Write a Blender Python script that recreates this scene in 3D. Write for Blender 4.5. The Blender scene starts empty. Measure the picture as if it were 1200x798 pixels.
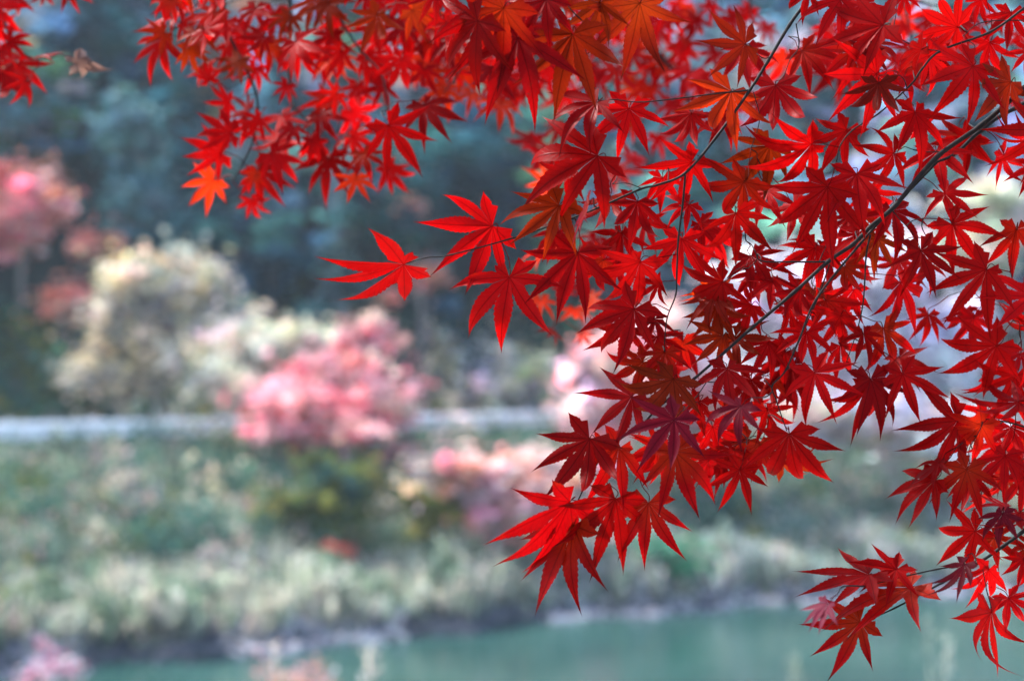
import bpy, math, random
import numpy as np
from mathutils import Vector, Matrix

random.seed(11)
np.random.seed(11)
S = bpy.context.scene
COL = S.collection
R = math.radians

# ------------------------------------------------------------------ camera
CAMZ = 6.6          # eye height above the river
F = 2000.0          # focal length in photo pixels (1200 wide)
cam_d = bpy.data.cameras.new('camera')
cam = bpy.data.objects.new('camera', cam_d)
COL.objects.link(cam)
cam.location = (0, 0, CAMZ)
cam.rotation_euler = (R(90), 0, 0)
cam_d.sensor_width = 36
cam_d.lens = 60
cam_d.clip_start = 0.05
cam_d.clip_end = 3000
cam_d.dof.use_dof = True
cam_d.dof.focus_distance = 1.40
cam_d.dof.aperture_fstop = 4.4
S.camera = cam

# ------------------------------------------------------------------ sky, sun, exposure
SUN_EL, SUN_AZ = R(52), R(-62)      # azimuth of the sun measured from +Y towards +X
world = bpy.data.worlds.new('World')
S.world = world
world.use_nodes = True
wn = world.node_tree.nodes
wl = world.node_tree.links
bg = wn['Background']
sky = wn.new('ShaderNodeTexSky')
sky.sky_type = 'NISHITA'
sky.sun_disc = False
sky.sun_elevation = SUN_EL
sky.sun_rotation = SUN_AZ
sky.air_density = 1.0
sky.dust_density = 2.5
sky.ozone_density = 1.5
wl.new(sky.outputs[0], bg.inputs[0])
bg.inputs[1].default_value = 0.13
sun_d = bpy.data.lights.new('sun', 'SUN')
sun = bpy.data.objects.new('sun', sun_d)
COL.objects.link(sun)
sd = Vector((math.sin(SUN_AZ) * math.cos(SUN_EL), math.cos(SUN_AZ) * math.cos(SUN_EL), math.sin(SUN_EL)))
sun.rotation_euler = (-sd).to_track_quat('-Z', 'Y').to_euler()
sun.location = (0, -20, 40)
sun_d.energy = 2.6
sun_d.angle = R(4)
sun_d.color = (1.0, 0.98, 0.96)
S.view_settings.view_transform = 'Standard'
S.view_settings.look = 'None'
S.view_settings.gamma = 1
S.view_settings.use_curve_mapping = False
S.view_settings.exposure = 2.4
try:
    S.cycles.max_bounces = 8
    S.cycles.transparent_max_bounces = 4
    S.cycles.volume_bounces = 1
    S.cycles.use_denoising = True
    S.cycles.sample_clamp_indirect = 6
except Exception:
    pass

# ------------------------------------------------------------------ helpers
def at(px, py, D):
    """point seen at photo pixel px, py at distance D along the view axis"""
    return Vector(((px - 600) / F * D, D, CAMZ - (py - 399) / F * D))

def tag(o, label=None, cat=None, group=None, kind=None):
    if label: o['label'] = label
    if cat: o['category'] = cat
    if group: o['group'] = group
    if kind: o['kind'] = kind
    return o

def empty(name, loc):
    o = bpy.data.objects.new(name, None)
    o.location = loc
    o.empty_display_size = 0.2
    COL.objects.link(o)
    return o

def mesh_obj(name, verts, faces, mat, parent=None, col=None, smooth=False, uv=None, offset=None):
    me = bpy.data.meshes.new(name)
    if offset is not None:
        verts = [(v[0] - offset[0], v[1] - offset[1], v[2] - offset[2]) for v in verts]
    me.from_pydata([tuple(v) for v in verts], [], faces)
    if col is not None:      # one colour per vertex
        a = me.color_attributes.new('Col', 'FLOAT_COLOR', 'POINT')
        arr = np.ones((len(verts), 4), dtype=np.float32)
        arr[:, :3] = np.asarray(col, dtype=np.float32)
        a.data.foreach_set('color', arr.ravel())
    if uv is not None:
        l = me.uv_layers.new(name='UV')
        idx = np.empty(len(me.loops), dtype=np.int32)
        me.loops.foreach_get('vertex_index', idx)
        l.data.foreach_set('uv', np.asarray(uv, dtype=np.float32)[idx].ravel())
    if smooth:
        me.polygons.foreach_set('use_smooth', [True] * len(me.polygons))
    me.materials.append(mat)
    me.update()
    o = bpy.data.objects.new(name, me)
    COL.objects.link(o)
    if parent: o.parent = parent
    return o

def new_mat(name):
    m = bpy.data.materials.new(name)
    m.use_nodes = True
    nt = m.node_tree
    nt.nodes.clear()
    out = nt.nodes.new('ShaderNodeOutputMaterial')
    return m, nt, out

def N(nt, t, **kw):
    n = nt.nodes.new(t)
    for k, v in kw.items():
        setattr(n, k, v)
    return n

def math_n(nt, op, a, b=None, clamp=False):
    n = N(nt, 'ShaderNodeMath', operation=op, use_clamp=clamp)
    for i, v in enumerate((a, b)):
        if v is None: continue
        if isinstance(v, (int, float)): n.inputs[i].default_value = v
        else: nt.links.new(v, n.inputs[i])
    return n.outputs[0]

def mix_c(nt, fac, a, b, mode='MIX'):
    n = N(nt, 'ShaderNodeMix', data_type='RGBA', blend_type=mode)
    for sock, v in ((n.inputs[0], fac), (n.inputs[6], a), (n.inputs[7], b)):
        if isinstance(v, (int, float)): sock.default_value = v
        elif isinstance(v, tuple): sock.default_value = (*v, 1)
        else: nt.links.new(v, sock)
    return n.outputs[2]

def noise(nt, scale, detail=4, coord='Object', rough=0.55):
    tc = N(nt, 'ShaderNodeTexCoord')
    n = N(nt, 'ShaderNodeTexNoise')
    n.inputs['Scale'].default_value = scale
    n.inputs['Detail'].default_value = detail
    n.inputs['Roughness'].default_value = rough
    nt.links.new(tc.outputs[coord], n.inputs['Vector'])
    return n.outputs[0]

def ramp(nt, fac, stops):
    r = N(nt, 'ShaderNodeValToRGB')
    e = r.color_ramp.elements
    e[0].position, e[0].color = stops[0][0], (*stops[0][1], 1)
    e[1].position, e[1].color = stops[-1][0], (*stops[-1][1], 1)
    for p, c in stops[1:-1]:
        x = e.new(p); x.color = (*c, 1)
    nt.links.new(fac, r.inputs[0])
    return r.outputs[0]

# ------------------------------------------------------------------ materials
def mat_maple():
    m, nt, out = new_mat('maple_leaf_blade')
    oi = N(nt, 'ShaderNodeObjectInfo')
    hs = N(nt, 'ShaderNodeHueSaturation')
    rnd = oi.outputs['Random']
    nt.links.new(oi.outputs['Color'], hs.inputs['Color'])
    v = math_n(nt, 'ADD', math_n(nt, 'MULTIPLY', rnd, 0.65), 0.68)
    nt.links.new(v, hs.inputs['Value'])
    base = hs.outputs[0]
    # blotches: darker wine and orange patches
    n1 = noise(nt, 28, 5)
    f1 = N(nt, 'ShaderNodeMapRange'); f1.inputs[1].default_value = .44; f1.inputs[2].default_value = .72
    nt.links.new(n1, f1.inputs[0])
    base = mix_c(nt, math_n(nt, 'MULTIPLY', f1.outputs[0], .75), base, mix_c(nt, 1.0, base, (.48, .8, 1.0), 'MULTIPLY'))
    n2 = noise(nt, 55, 3)
    f2 = N(nt, 'ShaderNodeMapRange'); f2.inputs[1].default_value = .62; f2.inputs[2].default_value = .78
    nt.links.new(n2, f2.inputs[0])
    base = mix_c(nt, math_n(nt, 'MULTIPLY', f2.outputs[0], .22), base, (.60, .045, .006))
    uv0 = N(nt, 'ShaderNodeUVMap'); uv0.uv_map = 'UV'
    sp0 = N(nt, 'ShaderNodeSeparateXYZ'); nt.links.new(uv0.outputs[0], sp0.inputs[0])
    heart = N(nt, 'ShaderNodeMapRange'); heart.inputs[1].default_value = .55; heart.inputs[2].default_value = .05
    nt.links.new(math_n(nt, 'ADD', sp0.outputs[0], math_n(nt, 'MULTIPLY', math_n(nt, 'SUBTRACT', n1, .5), .9)), heart.inputs[0])
    some = N(nt, 'ShaderNodeMapRange'); some.inputs[1].default_value = .78; some.inputs[2].default_value = .95
    nt.links.new(math_n(nt, 'FRACT', math_n(nt, 'MULTIPLY', rnd, 7.31)), some.inputs[0])
    base = mix_c(nt, math_n(nt, 'MULTIPLY', math_n(nt, 'MULTIPLY', heart.outputs[0], some.outputs[0]), .34), base, (.24, .038, .004))
    # browned tips and margins
    tipb = N(nt, 'ShaderNodeMapRange'); tipb.inputs[1].default_value = .86; tipb.inputs[2].default_value = 1.02
    nt.links.new(math_n(nt, 'ADD', sp0.outputs[0], math_n(nt, 'MULTIPLY', math_n(nt, 'SUBTRACT', n2, .5), .5)), tipb.inputs[0])
    base = mix_c(nt, math_n(nt, 'MULTIPLY', tipb.outputs[0], .75), base, (.035, .008, .006))
    n3 = noise(nt, 260, 2)
    f3 = N(nt, 'ShaderNodeMapRange'); f3.inputs[1].default_value = .70; f3.inputs[2].default_value = .76
    nt.links.new(n3, f3.inputs[0])
    base = mix_c(nt, math_n(nt, 'MULTIPLY', f3.outputs[0], .7), base, (.10, .012, .008))
    # veins from the uv (u along the lobe, v across it)
    uvn = N(nt, 'ShaderNodeUVMap'); uvn.uv_map = 'UV'
    sep = N(nt, 'ShaderNodeSeparateXYZ')
    nt.links.new(uvn.outputs[0], sep.inputs[0])
    av = math_n(nt, 'ABSOLUTE', sep.outputs[1])
    mid = N(nt, 'ShaderNodeMapRange'); mid.inputs[1].default_value = .11; mid.inputs[2].default_value = .03
    nt.links.new(av, mid.inputs[0])
    ph = math_n(nt, 'SUBTRACT', math_n(nt, 'MULTIPLY', sep.outputs[0], 14.0), math_n(nt, 'MULTIPLY', av, 1.9))
    tri = math_n(nt, 'ABSOLUTE', math_n(nt, 'SUBTRACT', math_n(nt, 'FRACT', ph), .5))
    side = N(nt, 'ShaderNodeMapRange'); side.inputs[1].default_value = .10; side.inputs[2].default_value = .02
    nt.links.new(tri, side.inputs[0])
    vein = math_n(nt, 'MAXIMUM', mid.outputs[0], math_n(nt, 'MULTIPLY', side.outputs[0], .42), clamp=True)
    base = mix_c(nt, math_n(nt, 'MULTIPLY', vein, .72), base, mix_c(nt, 1.0, base, (.34, .3, .35), 'MULTIPLY'))
    p = N(nt, 'ShaderNodeBsdfPrincipled')
    nt.links.new(base, p.inputs['Base Color'])
    p.inputs['Roughness'].default_value = .42
    p.inputs['Specular IOR Level'].default_value = .05
    bmp = N(nt, 'ShaderNodeBump'); bmp.inputs['Strength'].default_value = .35; bmp.inputs['Distance'].default_value = .0008
    nt.links.new(vein, bmp.inputs['Height'])
    nt.links.new(bmp.outputs[0], p.inputs['Normal'])
    tr = N(nt, 'ShaderNodeBsdfTranslucent')
    tc = mix_c(nt, 1.0, base, (1.25, 1.0, .8), 'MULTIPLY')
    nt.links.new(tc, tr.inputs[0])
    mx = N(nt, 'ShaderNodeMixShader'); mx.inputs[0].default_value = .52
    nt.links.new(p.outputs[0], mx.inputs[1]); nt.links.new(tr.outputs[0], mx.inputs[2])
    nt.links.new(mx.outputs[0], out.inputs[0])
    return m

def mat_bark(name, a, b, scale=60):
    m, nt, out = new_mat(name)
    n = noise(nt, scale, 6)
    c = ramp(nt, n, [(.3, a), (.7, b)])
    p = N(nt, 'ShaderNodeBsdfPrincipled')
    nt.links.new(c, p.inputs['Base Color'])
    p.inputs['Roughness'].default_value = .7
    p.inputs['Specular IOR Level'].default_value = .2
    bmp = N(nt, 'ShaderNodeBump'); bmp.inputs['Strength'].default_value = .4; bmp.inputs['Distance'].default_value = .002
    nt.links.new(n, bmp.inputs['Height']); nt.links.new(bmp.outputs[0], p.inputs['Normal'])
    nt.links.new(p.outputs[0], out.inputs[0])
    return m

def mat_foliage():
    m, nt, out = new_mat('leaf_foliage')
    at_ = N(nt, 'ShaderNodeVertexColor'); at_.layer_name = 'Col'
    n = noise(nt, 1.3, 3)
    c = mix_c(nt, 1.0, at_.outputs[0], ramp(nt, n, [(.3, (.7, .7, .74)), (.7, (1.25, 1.22, 1.15))]), 'MULTIPLY')
    d = N(nt, 'ShaderNodeBsdfDiffuse'); t = N(nt, 'ShaderNodeBsdfTranslucent')
    nt.links.new(c, d.inputs[0]); nt.links.new(c, t.inputs[0])
    mx = N(nt, 'ShaderNodeMixShader'); mx.inputs[0].default_value = .35
    nt.links.new(d.outputs[0], mx.inputs[1]); nt.links.new(t.outputs[0], mx.inputs[2])
    nt.links.new(mx.outputs[0], out.inputs[0])
    return m

def mat_simple(name, a, b, scale, rough=.8, bump=.3, dist=.02):
    m, nt, out = new_mat(name)
    n = noise(nt, scale, 6)
    c = ramp(nt, n, [(.32, a), (.68, b)])
    p = N(nt, 'ShaderNodeBsdfPrincipled')
    nt.links.new(c, p.inputs['Base Color']); p.inputs['Roughness'].default_value = rough
    bmp = N(nt, 'ShaderNodeBump'); bmp.inputs['Strength'].default_value = bump; bmp.inputs['Distance'].default_value = dist
    nt.links.new(n, bmp.inputs['Height']); nt.links.new(bmp.outputs[0], p.inputs['Normal'])
    nt.links.new(p.outputs[0], out.inputs[0])
    return m

def mat_ground():
    m, nt, out = new_mat('ground_soil')
    n = noise(nt, .45, 8)
    n2 = noise(nt, 3.0, 6)
    c = ramp(nt, n, [(.3, (.09, .11, .08)), (.5, (.18, .18, .14)), (.7, (.28, .25, .21))])
    c = mix_c(nt, .35, c, ramp(nt, n2, [(.35, (.05, .08, .05)), (.65, (.34, .32, .25))]))
    geo = N(nt, 'ShaderNodeNewGeometry'); sp = N(nt, 'ShaderNodeSeparateXYZ')
    nt.links.new(geo.outputs['Position'], sp.inputs[0])
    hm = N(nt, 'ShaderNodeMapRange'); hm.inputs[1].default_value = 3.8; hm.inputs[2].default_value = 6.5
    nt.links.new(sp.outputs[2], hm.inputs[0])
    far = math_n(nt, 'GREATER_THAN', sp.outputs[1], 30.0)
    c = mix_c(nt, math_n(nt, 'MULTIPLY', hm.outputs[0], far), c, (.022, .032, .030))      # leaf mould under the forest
    p = N(nt, 'ShaderNodeBsdfPrincipled')
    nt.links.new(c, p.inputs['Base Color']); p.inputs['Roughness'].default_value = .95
    p.inputs['Specular IOR Level'].default_value = .1
    nt.links.new(p.outputs[0], out.inputs[0])
    return m

def mat_water():
    m, nt, out = new_mat('river_water')
    tc = N(nt, 'ShaderNodeTexCoord')
    mp = N(nt, 'ShaderNodeMapping'); mp.inputs['Scale'].default_value = (.6, 1.6, 1)
    nt.links.new(tc.outputs['Object'], mp.inputs[0])
    n = N(nt, 'ShaderNodeTexNoise'); n.inputs['Scale'].default_value = 2.2; n.inputs['Detail'].default_value = 4
    nt.links.new(mp.outputs[0], n.inputs['Vector'])
    n2 = noise(nt, .12, 3)
    c = ramp(nt, n2, [(.35, (.009, .034, .031)), (.65, (.022, .060, .053))])
    p = N(nt, 'ShaderNodeBsdfPrincipled')
    nt.links.new(c, p.inputs['Base Color'])
    p.inputs['Roughness'].default_value = .09
    p.inputs['IOR'].default_value = 1.33
    bmp = N(nt, 'ShaderNodeBump'); bmp.inputs['Strength'].default_value = .35; bmp.inputs['Distance'].default_value = .05
    nt.links.new(n.outputs[0], bmp.inputs['Height']); nt.links.new(bmp.outputs[0], p.inputs['Normal'])
    nt.links.new(p.outputs[0], out.inputs[0])
    return m

M_LEAF = mat_maple()
M_TWIG = mat_bark('dark_twig_bark', (.003, .002, .003), (.010, .006, .006), 180)
M_TRUNK = mat_bark('maple_trunk_bark', (.06, .05, .045), (.16, .14, .12), 14)
M_FARTRUNK = mat_bark('grey_trunk_bark', (.12, .10, .09), (.30, .27, .25), 6)
M_FOL = mat_foliage()
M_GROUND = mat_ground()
M_WATER = mat_water()
M_ASPH = mat_simple('asphalt', (.04, .04, .042), (.065, .065, .066), 30, .9)
M_CONC = mat_simple('weathered_concrete', (.20, .20, .20), (.30, .30, .29), 4, .85)
M_WHITE = mat_simple('white_painted_steel', (.62, .64, .68), (.74, .75, .78), 5, .5, .05)
M_ROCK = mat_simple('lilac_grey_stone', (.22, .21, .23), (.44, .43, .46), 1.6, .85, .5, .05)
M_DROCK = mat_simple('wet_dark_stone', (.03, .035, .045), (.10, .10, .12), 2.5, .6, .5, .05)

# ------------------------------------------------------------------ setting: ground, river, road
def lerp(x, xs, ys):
    return float(np.interp(x, xs, ys))

WL_PX = [(-400, 840), (0, 792), (200, 771), (400, 754), (600, 731), (800, 713), (1000, 701), (1200, 691), (1700, 680)]
_wx, _wy = [], []
for px, py in WL_PX:
    D = CAMZ * F / (py - 399)
    _wx.append((px - 600) / F * D); _wy.append(D)
_wx = [-120] + _wx + [140]
_wy = [_wy[0] - 8] + _wy + [_wy[-1] + 8]
def bank_y(x): return lerp(x, _wx, _wy) + .35 * math.sin(x * 1.3) + .2 * math.sin(x * 3.1 + 1)
def road_y(x): return lerp(x, [-120, -14, 2, 20, 140], [40, 45.5, 53, 56, 70])
ROADZ = 3.55
def ground_z(x, y):
    yb, yr = bank_y(x), road_y(x)
    if y < 4: return 5.0 + .04 * math.sin(x * 2 + y)
    if y < 13: return 5.0 - (y - 4) / 9 * 6.2
    if y < yb - 1.5: return -1.2
    if y < yb + 1.0:
        return -1.2 + (y - yb + 1.5) / 2.5 * 1.75
    if y < yr:
        t = (y - yb - 1.0) / max(yr - yb - 1.0, .1)
        return .55 + (ROADZ - .55) * (t ** 1.15) + .12 * math.sin(x * 1.7 + y) * (t * (1 - t) * 4)
    if y < yr + 6.5: return ROADZ
    s = y - yr - 6.5
    return ROADZ + s * .74 + .8 * math.sin(x * .15) * min(s, 10) / 10 + .5 * math.sin(s * .5 + x * .3) * min(s, 6) / 6

def build_ground():
    xs = np.concatenate([np.linspace(-600, -60, 12)[:-1], np.linspace(-60, 60, 121), np.linspace(60, 600, 12)[1:]])
    ys = np.concatenate([np.linspace(-400, -10, 8)[:-1], np.linspace(-10, 32, 40)[:-1], np.linspace(32, 72, 81)[:-1], np.linspace(72, 200, 40)])
    V, Fc = [], []
    for y in ys:
        for x in xs:
            V.append((x, y, ground_z(float(x), float(y))))
    nx = len(xs)
    for j in range(len(ys) - 1):
        for i in range(nx - 1):
            a = j * nx + i
            Fc.append((a, a + 1, a + nx + 1, a + nx))
    o = mesh_obj('ground', V, Fc, M_GROUND, smooth=True)
    tag(o, kind='structure')
build_ground()

def ground_D(px, py):
    y = 34.0
    while y < 90:
        if CAMZ - (py - 399) / F * y <= max(0, ground_z((px - 600) / F * y, y)): return y
        y += .1
    return 60.0

def strip(name, mat, y0, y1, z, x0=-110, x1=130, n=60, z2=None, kind='structure'):
    V, Fc = [], []
    for i in range(n + 1):
        x = x0 + (x1 - x0) * i / n
        V += [(x, road_y(x) + y0, z), (x, road_y(x) + y1, z)]
    for i in range(n):
        a = i * 2
        Fc.append((a, a + 2, a + 3, a + 1))
    if z2 is not None:
        k = len(V)
        V += [(v[0], v[1], z2) for v in V]
        for i in range(n):
            a = i * 2
            Fc.append((a, k + a, k + a + 2, a + 2))
            Fc.append((a + 1, a + 3, k + a + 3, k + a + 1))
        Fc += [(0, 1, k + 1, k), (n * 2, k + n * 2, k + n * 2 + 1, n * 2 + 1)]
    o = mesh_obj(name, V, Fc, mat)
    return tag(o, kind=kind)
strip('road', M_ASPH, .55, 6.1, ROADZ + .02)
strip('kerb', M_CONC, .2, .55, ROADZ + .13, z2=ROADZ - .3)
strip('edge_line', M_WHITE, .85, 1.0, ROADZ + .025)

wv = [(-600, 5, 0), (600, 5, 0), (600, 75, 0), (-600, 75, 0)]
tag(mesh_obj('river', wv, [(0, 1, 2, 3)], M_WATER), kind='structure')

# guardrail: posts and a wide white rail
def boxv(V, Fc, c, s, rot=0.0):
    k = len(V)
    cr, sr = math.cos(rot), math.sin(rot)
    for dx in (-1, 1):
        for dy in (-1, 1):
            for dz in (-1, 1):
                x, y = dx * s[0] / 2, dy * s[1] / 2
                V.append((c[0] + x * cr - y * sr, c[1] + x * sr + y * cr, c[2] + dz * s[2] / 2))
    for f in ((0, 1, 3, 2), (4, 6, 7, 5), (0, 4, 5, 1), (2, 3, 7, 6), (0, 2, 6, 4), (1, 5, 7, 3)):
        Fc.append(tuple(k + i for i in f))

def guardrail(x0, x1, label):
    base = Vector((x0, road_y(x0), ROADZ))
    t = empty('guardrail', base)
    tag(t, label, 'guardrail', 'white guardrails along the riverside road')
    # corrugated beam: profile swept along the road edge
    prof = [(0, .38), (-.05, .44), (-.05, .52), (.01, .58), (.01, .64), (-.05, .70), (-.05, .80), (0, .86), (.02, .86), (.02, .38)]
    V, Fc = [], []
    n = max(2, int((x1 - x0) / 1.0))
    for i in range(n + 1):
        x = x0 + (x1 - x0) * i / n
        for (py, pz) in prof:
            V.append((x, road_y(x) + py, ROADZ + pz))
    m = len(prof)
    for i in range(n):
        for j in range(m):
            a, b = i * m + j, i * m + (j + 1) % m
            Fc.append((a, b, b + m, a + m))
    Fc.append(tuple(range(m))); Fc.append(tuple(reversed(range(n * m, n * m + m))))
    mesh_obj('rail', V, Fc, M_WHITE, t, offset=base)
    x = x0 + .3
    while x < x1:
        V, Fc = [], []
        boxv(V, Fc, (x, road_y(x) + .09, ROADZ + .35), (.12, .12, 1.1))
        boxv(V, Fc, (x, road_y(x) + .09, ROADZ + .915), (.15, .15, .03))
        mesh_obj('post', V, Fc, M_WHITE, t, offset=base)
        x += 2.0
    # concrete footing under the rail
    V, Fc = [], []
    for i in range(n + 1):
        xx = x0 + (x1 - x0) * i / n
        yy = road_y(xx)
        V += [(xx, yy - .12, ROADZ - .35), (xx, yy - .12, ROADZ + .22), (xx, yy + .19, ROADZ + .22), (xx, yy + .19, ROADZ - .35)]
    for i in range(n):
        for j in range(4):
            a, b = i * 4 + j, i * 4 + (j + 1) % 4
            Fc.append((a, b, b + 4, a + 4))
    Fc.append((0, 1, 2, 3)); Fc.append((n * 4 + 3, n * 4 + 2, n * 4 + 1, n * 4))
    mesh_obj('footing', V, Fc, M_CONC, t, offset=base)
guardrail(-15.8, -6.3, 'white guardrail at the road edge on the far left, left of the pink trees')
guardrail(-3.2, 5.6, 'shorter stretch of white guardrail right of the pink trees, behind the red leaves')

# ------------------------------------------------------------------ background vegetation
class Leaves:
    """gathers many small leaf clumps (bent quads) with a colour each"""
    def __init__(s): s.V, s.F, s.C = [], [], []
    def clump(s, p, size, c, flat=.0, aspect=1.6):
        a = np.random.normal(size=3); a /= np.linalg.norm(a)
        b = np.cross(a, np.random.normal(size=3)); b /= (np.linalg.norm(b) + 1e-6)
        if flat: a[2] *= 1 - flat; b[2] *= 1 - flat
        n = np.cross(a, b)
        k = len(s.V)
        p = np.asarray(p)
        h, w = size * aspect / 2, size / 2
        s.V += [tuple(p - a * h), tuple(p - b * w + n * w * .3), tuple(p + a * h), tuple(p + b * w + n * w * .3)]
        s.F += [(k, k + 1, k + 2), (k, k + 2, k + 3)]
        s.C += [c] * 4
    def blade(s, p, tip, w, c, bend=.25):
        p, tip = np.asarray(p), np.asarray(tip)
        k = len(s.V)
        d = np.array([tip[1] - p[1], -(tip[0] - p[0]), 0.0]); d /= (np.linalg.norm(d) + 1e-6)
        r = np.random.rand() * 6.28
        d = np.array([math.cos(r), math.sin(r), 0])
        mid = p * .45 + tip * .55; mid[2] += bend * np.linalg.norm(tip - p)
        s.V += [tuple(p - d * w / 2), tuple(p + d * w / 2), tuple(mid + d * w * .45), tuple(mid - d * w * .45), tuple(tip)]
        s.F += [(k, k + 1, k + 2, k + 3), (k + 3, k + 2, k + 4)]
        s.C += [c] * 5
    def build(s, name, parent=None, offset=None):
        return mesh_obj(name, s.V, s.F, M_FOL, parent, s.C, offset=offset)

def jitter(c, j=.25):
    k = 1 + random.uniform(-j, j)
    return tuple(max(.004, x * k * (1 + random.uniform(-j, j) * .4)) for x in c)

def catmull(pts, n=6):
    P = [Vector(p) for p in pts]
    if len(P) < 3:
        return [P[0].lerp(P[-1], i / n) for i in range(n + 1)]
    P = [P[0] * 2 - P[1]] + P + [P[-1] * 2 - P[-2]]
    out = []
    for i in range(1, len(P) - 2):
        a, b, c, d = P[i - 1:i + 3]
        for k in range(n):
            t = k / n
            out.append(.5 * ((2 * b) + (c - a) * t + (2 * a - 5 * b + 4 * c - d) * t * t + (-a + 3 * b - 3 * c + d) * t ** 3))
    out.append(P[-2])
    return out

def tube(V, Fc, pts, radii, sides=6, wob=0.0):
    k0 = len(V)
    up = Vector((.3, .2, .93))
    n = len(pts)
    prev = None
    for i, p in enumerate(pts):
        t = (pts[min(i + 1, n - 1)] - pts[max(i - 1, 0)])
        if t.length < 1e-9: t = Vector((0, 0, 1))
        t.normalize()
        if prev is None:
            a = t.cross(up)
            if a.length < 1e-3: a = t.cross(Vector((1, 0, 0)))
        else:
            a = prev - t * prev.dot(t)
        a.normalize(); prev = a.copy()
        b = t.cross(a)
        for j in range(sides):
            an = 2 * math.pi * j / sides
            r = radii[i] * (1 + (random.uniform(-wob, wob) if wob else 0))
            V.append(tuple(p + (a * math.cos(an) + b * math.sin(an)) * r))
    for i in range(n - 1):
        for j in range(sides):
            a, b = k0 + i * sides + j, k0 + i * sides + (j + 1) % sides
            Fc.append((a, b, b + sides, a + sides))
    Fc.append(tuple(reversed(range(k0, k0 + sides))))
    Fc.append(tuple(range(k0 + (n - 1) * sides, k0 + n * sides)))

def far_tree(name, label, cat, lobes, D, cols, n=900, size=.28, trunk=True, group=None, dens=1.0, sag=0.0, gx=None):
    """lobes: (px, py, rx_px, ry_px) discs of the crown as seen in the photo, each at its own depth round D"""
    L = Leaves()
    cx = sum(l[0] for l in lobes) / len(lobes) if gx is None else gx
    if D is None:       # standing where the sight line through the crown's foot meets the slope
        D = ground_D(cx, max(l[1] + l[3] * .75 for l in lobes))
    bx = (cx - 600) / F * D
    base = Vector((bx, D, ground_z(bx, D)))
    t = empty(name, base)
    tag(t, label, cat, group)
    tot = sum(l[2] * l[3] for l in lobes)
    centers = []
    for (px, py, rx, ry) in lobes:
        d = D + random.uniform(-.8, .8)
        c = at(px, py, d); RX, RZ = rx / F * D, ry / F * D
        centers.append(c)
        m = int(3.2 * n * dens * rx * ry / tot)
        subs = []
        for _ in range(max(4, m // 38)):
            v = np.random.normal(size=3); v /= np.linalg.norm(v); v *= random.random() ** .4
            e_ = random.choice((.8, .95, 1.25))
            subs.append((c.x + v[0] * RX * e_, c.y + v[1] * RX * .85, c.z + v[2] * RZ * e_, jitter(random.choice(cols), .32)))
        for _ in range(m):
            s_ = random.choice(subs)
            v = np.random.normal(size=3) * ((RX * .16, RX * .16, RZ * .14) if random.random() < .84 else (RX * .42, RX * .3, RZ * .45))
            z = s_[2] + v[2]
            x_, y_ = s_[0] + v[0], s_[1] + v[1]
            if z < ground_z(x_, y_): continue
            L.clump((x_, y_, z), size * .95 * random.uniform(.6, 1.35), jitter(s_[3], .16), flat=.4)
    L.build('crown', t, base)
    if trunk:
        V, Fc = [], []
        topz = max(c.z for c in centers)
        mid = Vector((bx + random.uniform(-.3, .3), D, base.z + (topz - base.z) * .45))
        tube(V, Fc, catmull([base - Vector((0, 0, .2)), base.lerp(mid, .5) + Vector((.08, 0, 0)), mid], 5),
             [.16 - .08 * i / 10 for i in range(11)], 7, .08)
        for c in centers:
            q = mid.lerp(c, .5) + Vector((random.uniform(-.2, .2), random.uniform(-.2, .2), .15))
            pts = catmull([mid, q, c], 4)
            tube(V, Fc, pts, [.075 * (1 - .8 * i / (len(pts) - 1)) for i in range(len(pts))], 5, .1)
        for _ in range(len(centers) * 3):
            c = random.choice(centers)
            e = c + Vector((random.uniform(-1, 1), random.uniform(-.6, .6), random.uniform(-.3, 1))) * .9
            pts = catmull([mid.lerp(c, .55), c.lerp(e, .3), e], 4)
            tube(V, Fc, pts, [.028 * (1 - .8 * i / (len(pts) - 1)) for i in range(len(pts))], 4)
        mesh_obj('trunk', V, Fc, M_FARTRUNK, t, offset=base)
    return t

CREAM = [(.58, .53, .42), (.72, .66, .52), (.44, .41, .38), (.60, .51, .30), (.34, .33, .33)]
CREAMG = [(.64, .63, .46), (.76, .73, .58), (.44, .46, .38), (.78, .75, .66)]
PINK = [(.78, .20, .26), (.82, .32, .36), (.70, .15, .20), (.84, .50, .52), (.45, .25, .25)]
PALEP = [(.84, .50, .54), (.86, .62, .64), (.80, .36, .42), (.80, .62, .56), (.45, .42, .40)]
SALM = [(.80, .34, .24), (.84, .44, .36), (.74, .28, .20)]
OLIVE = [(.14, .17, .05), (.20, .21, .06), (.10, .13, .05)]
TEAL = [(.04, .11, .09), (.06, .15, .12), (.09, .19, .15)]
GREENB = [(.10, .28, .17), (.14, .34, .21), (.08, .20, .13)]
LILAC = [(.66, .64, .74), (.80, .76, .84), (.52, .53, .62)]

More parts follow.
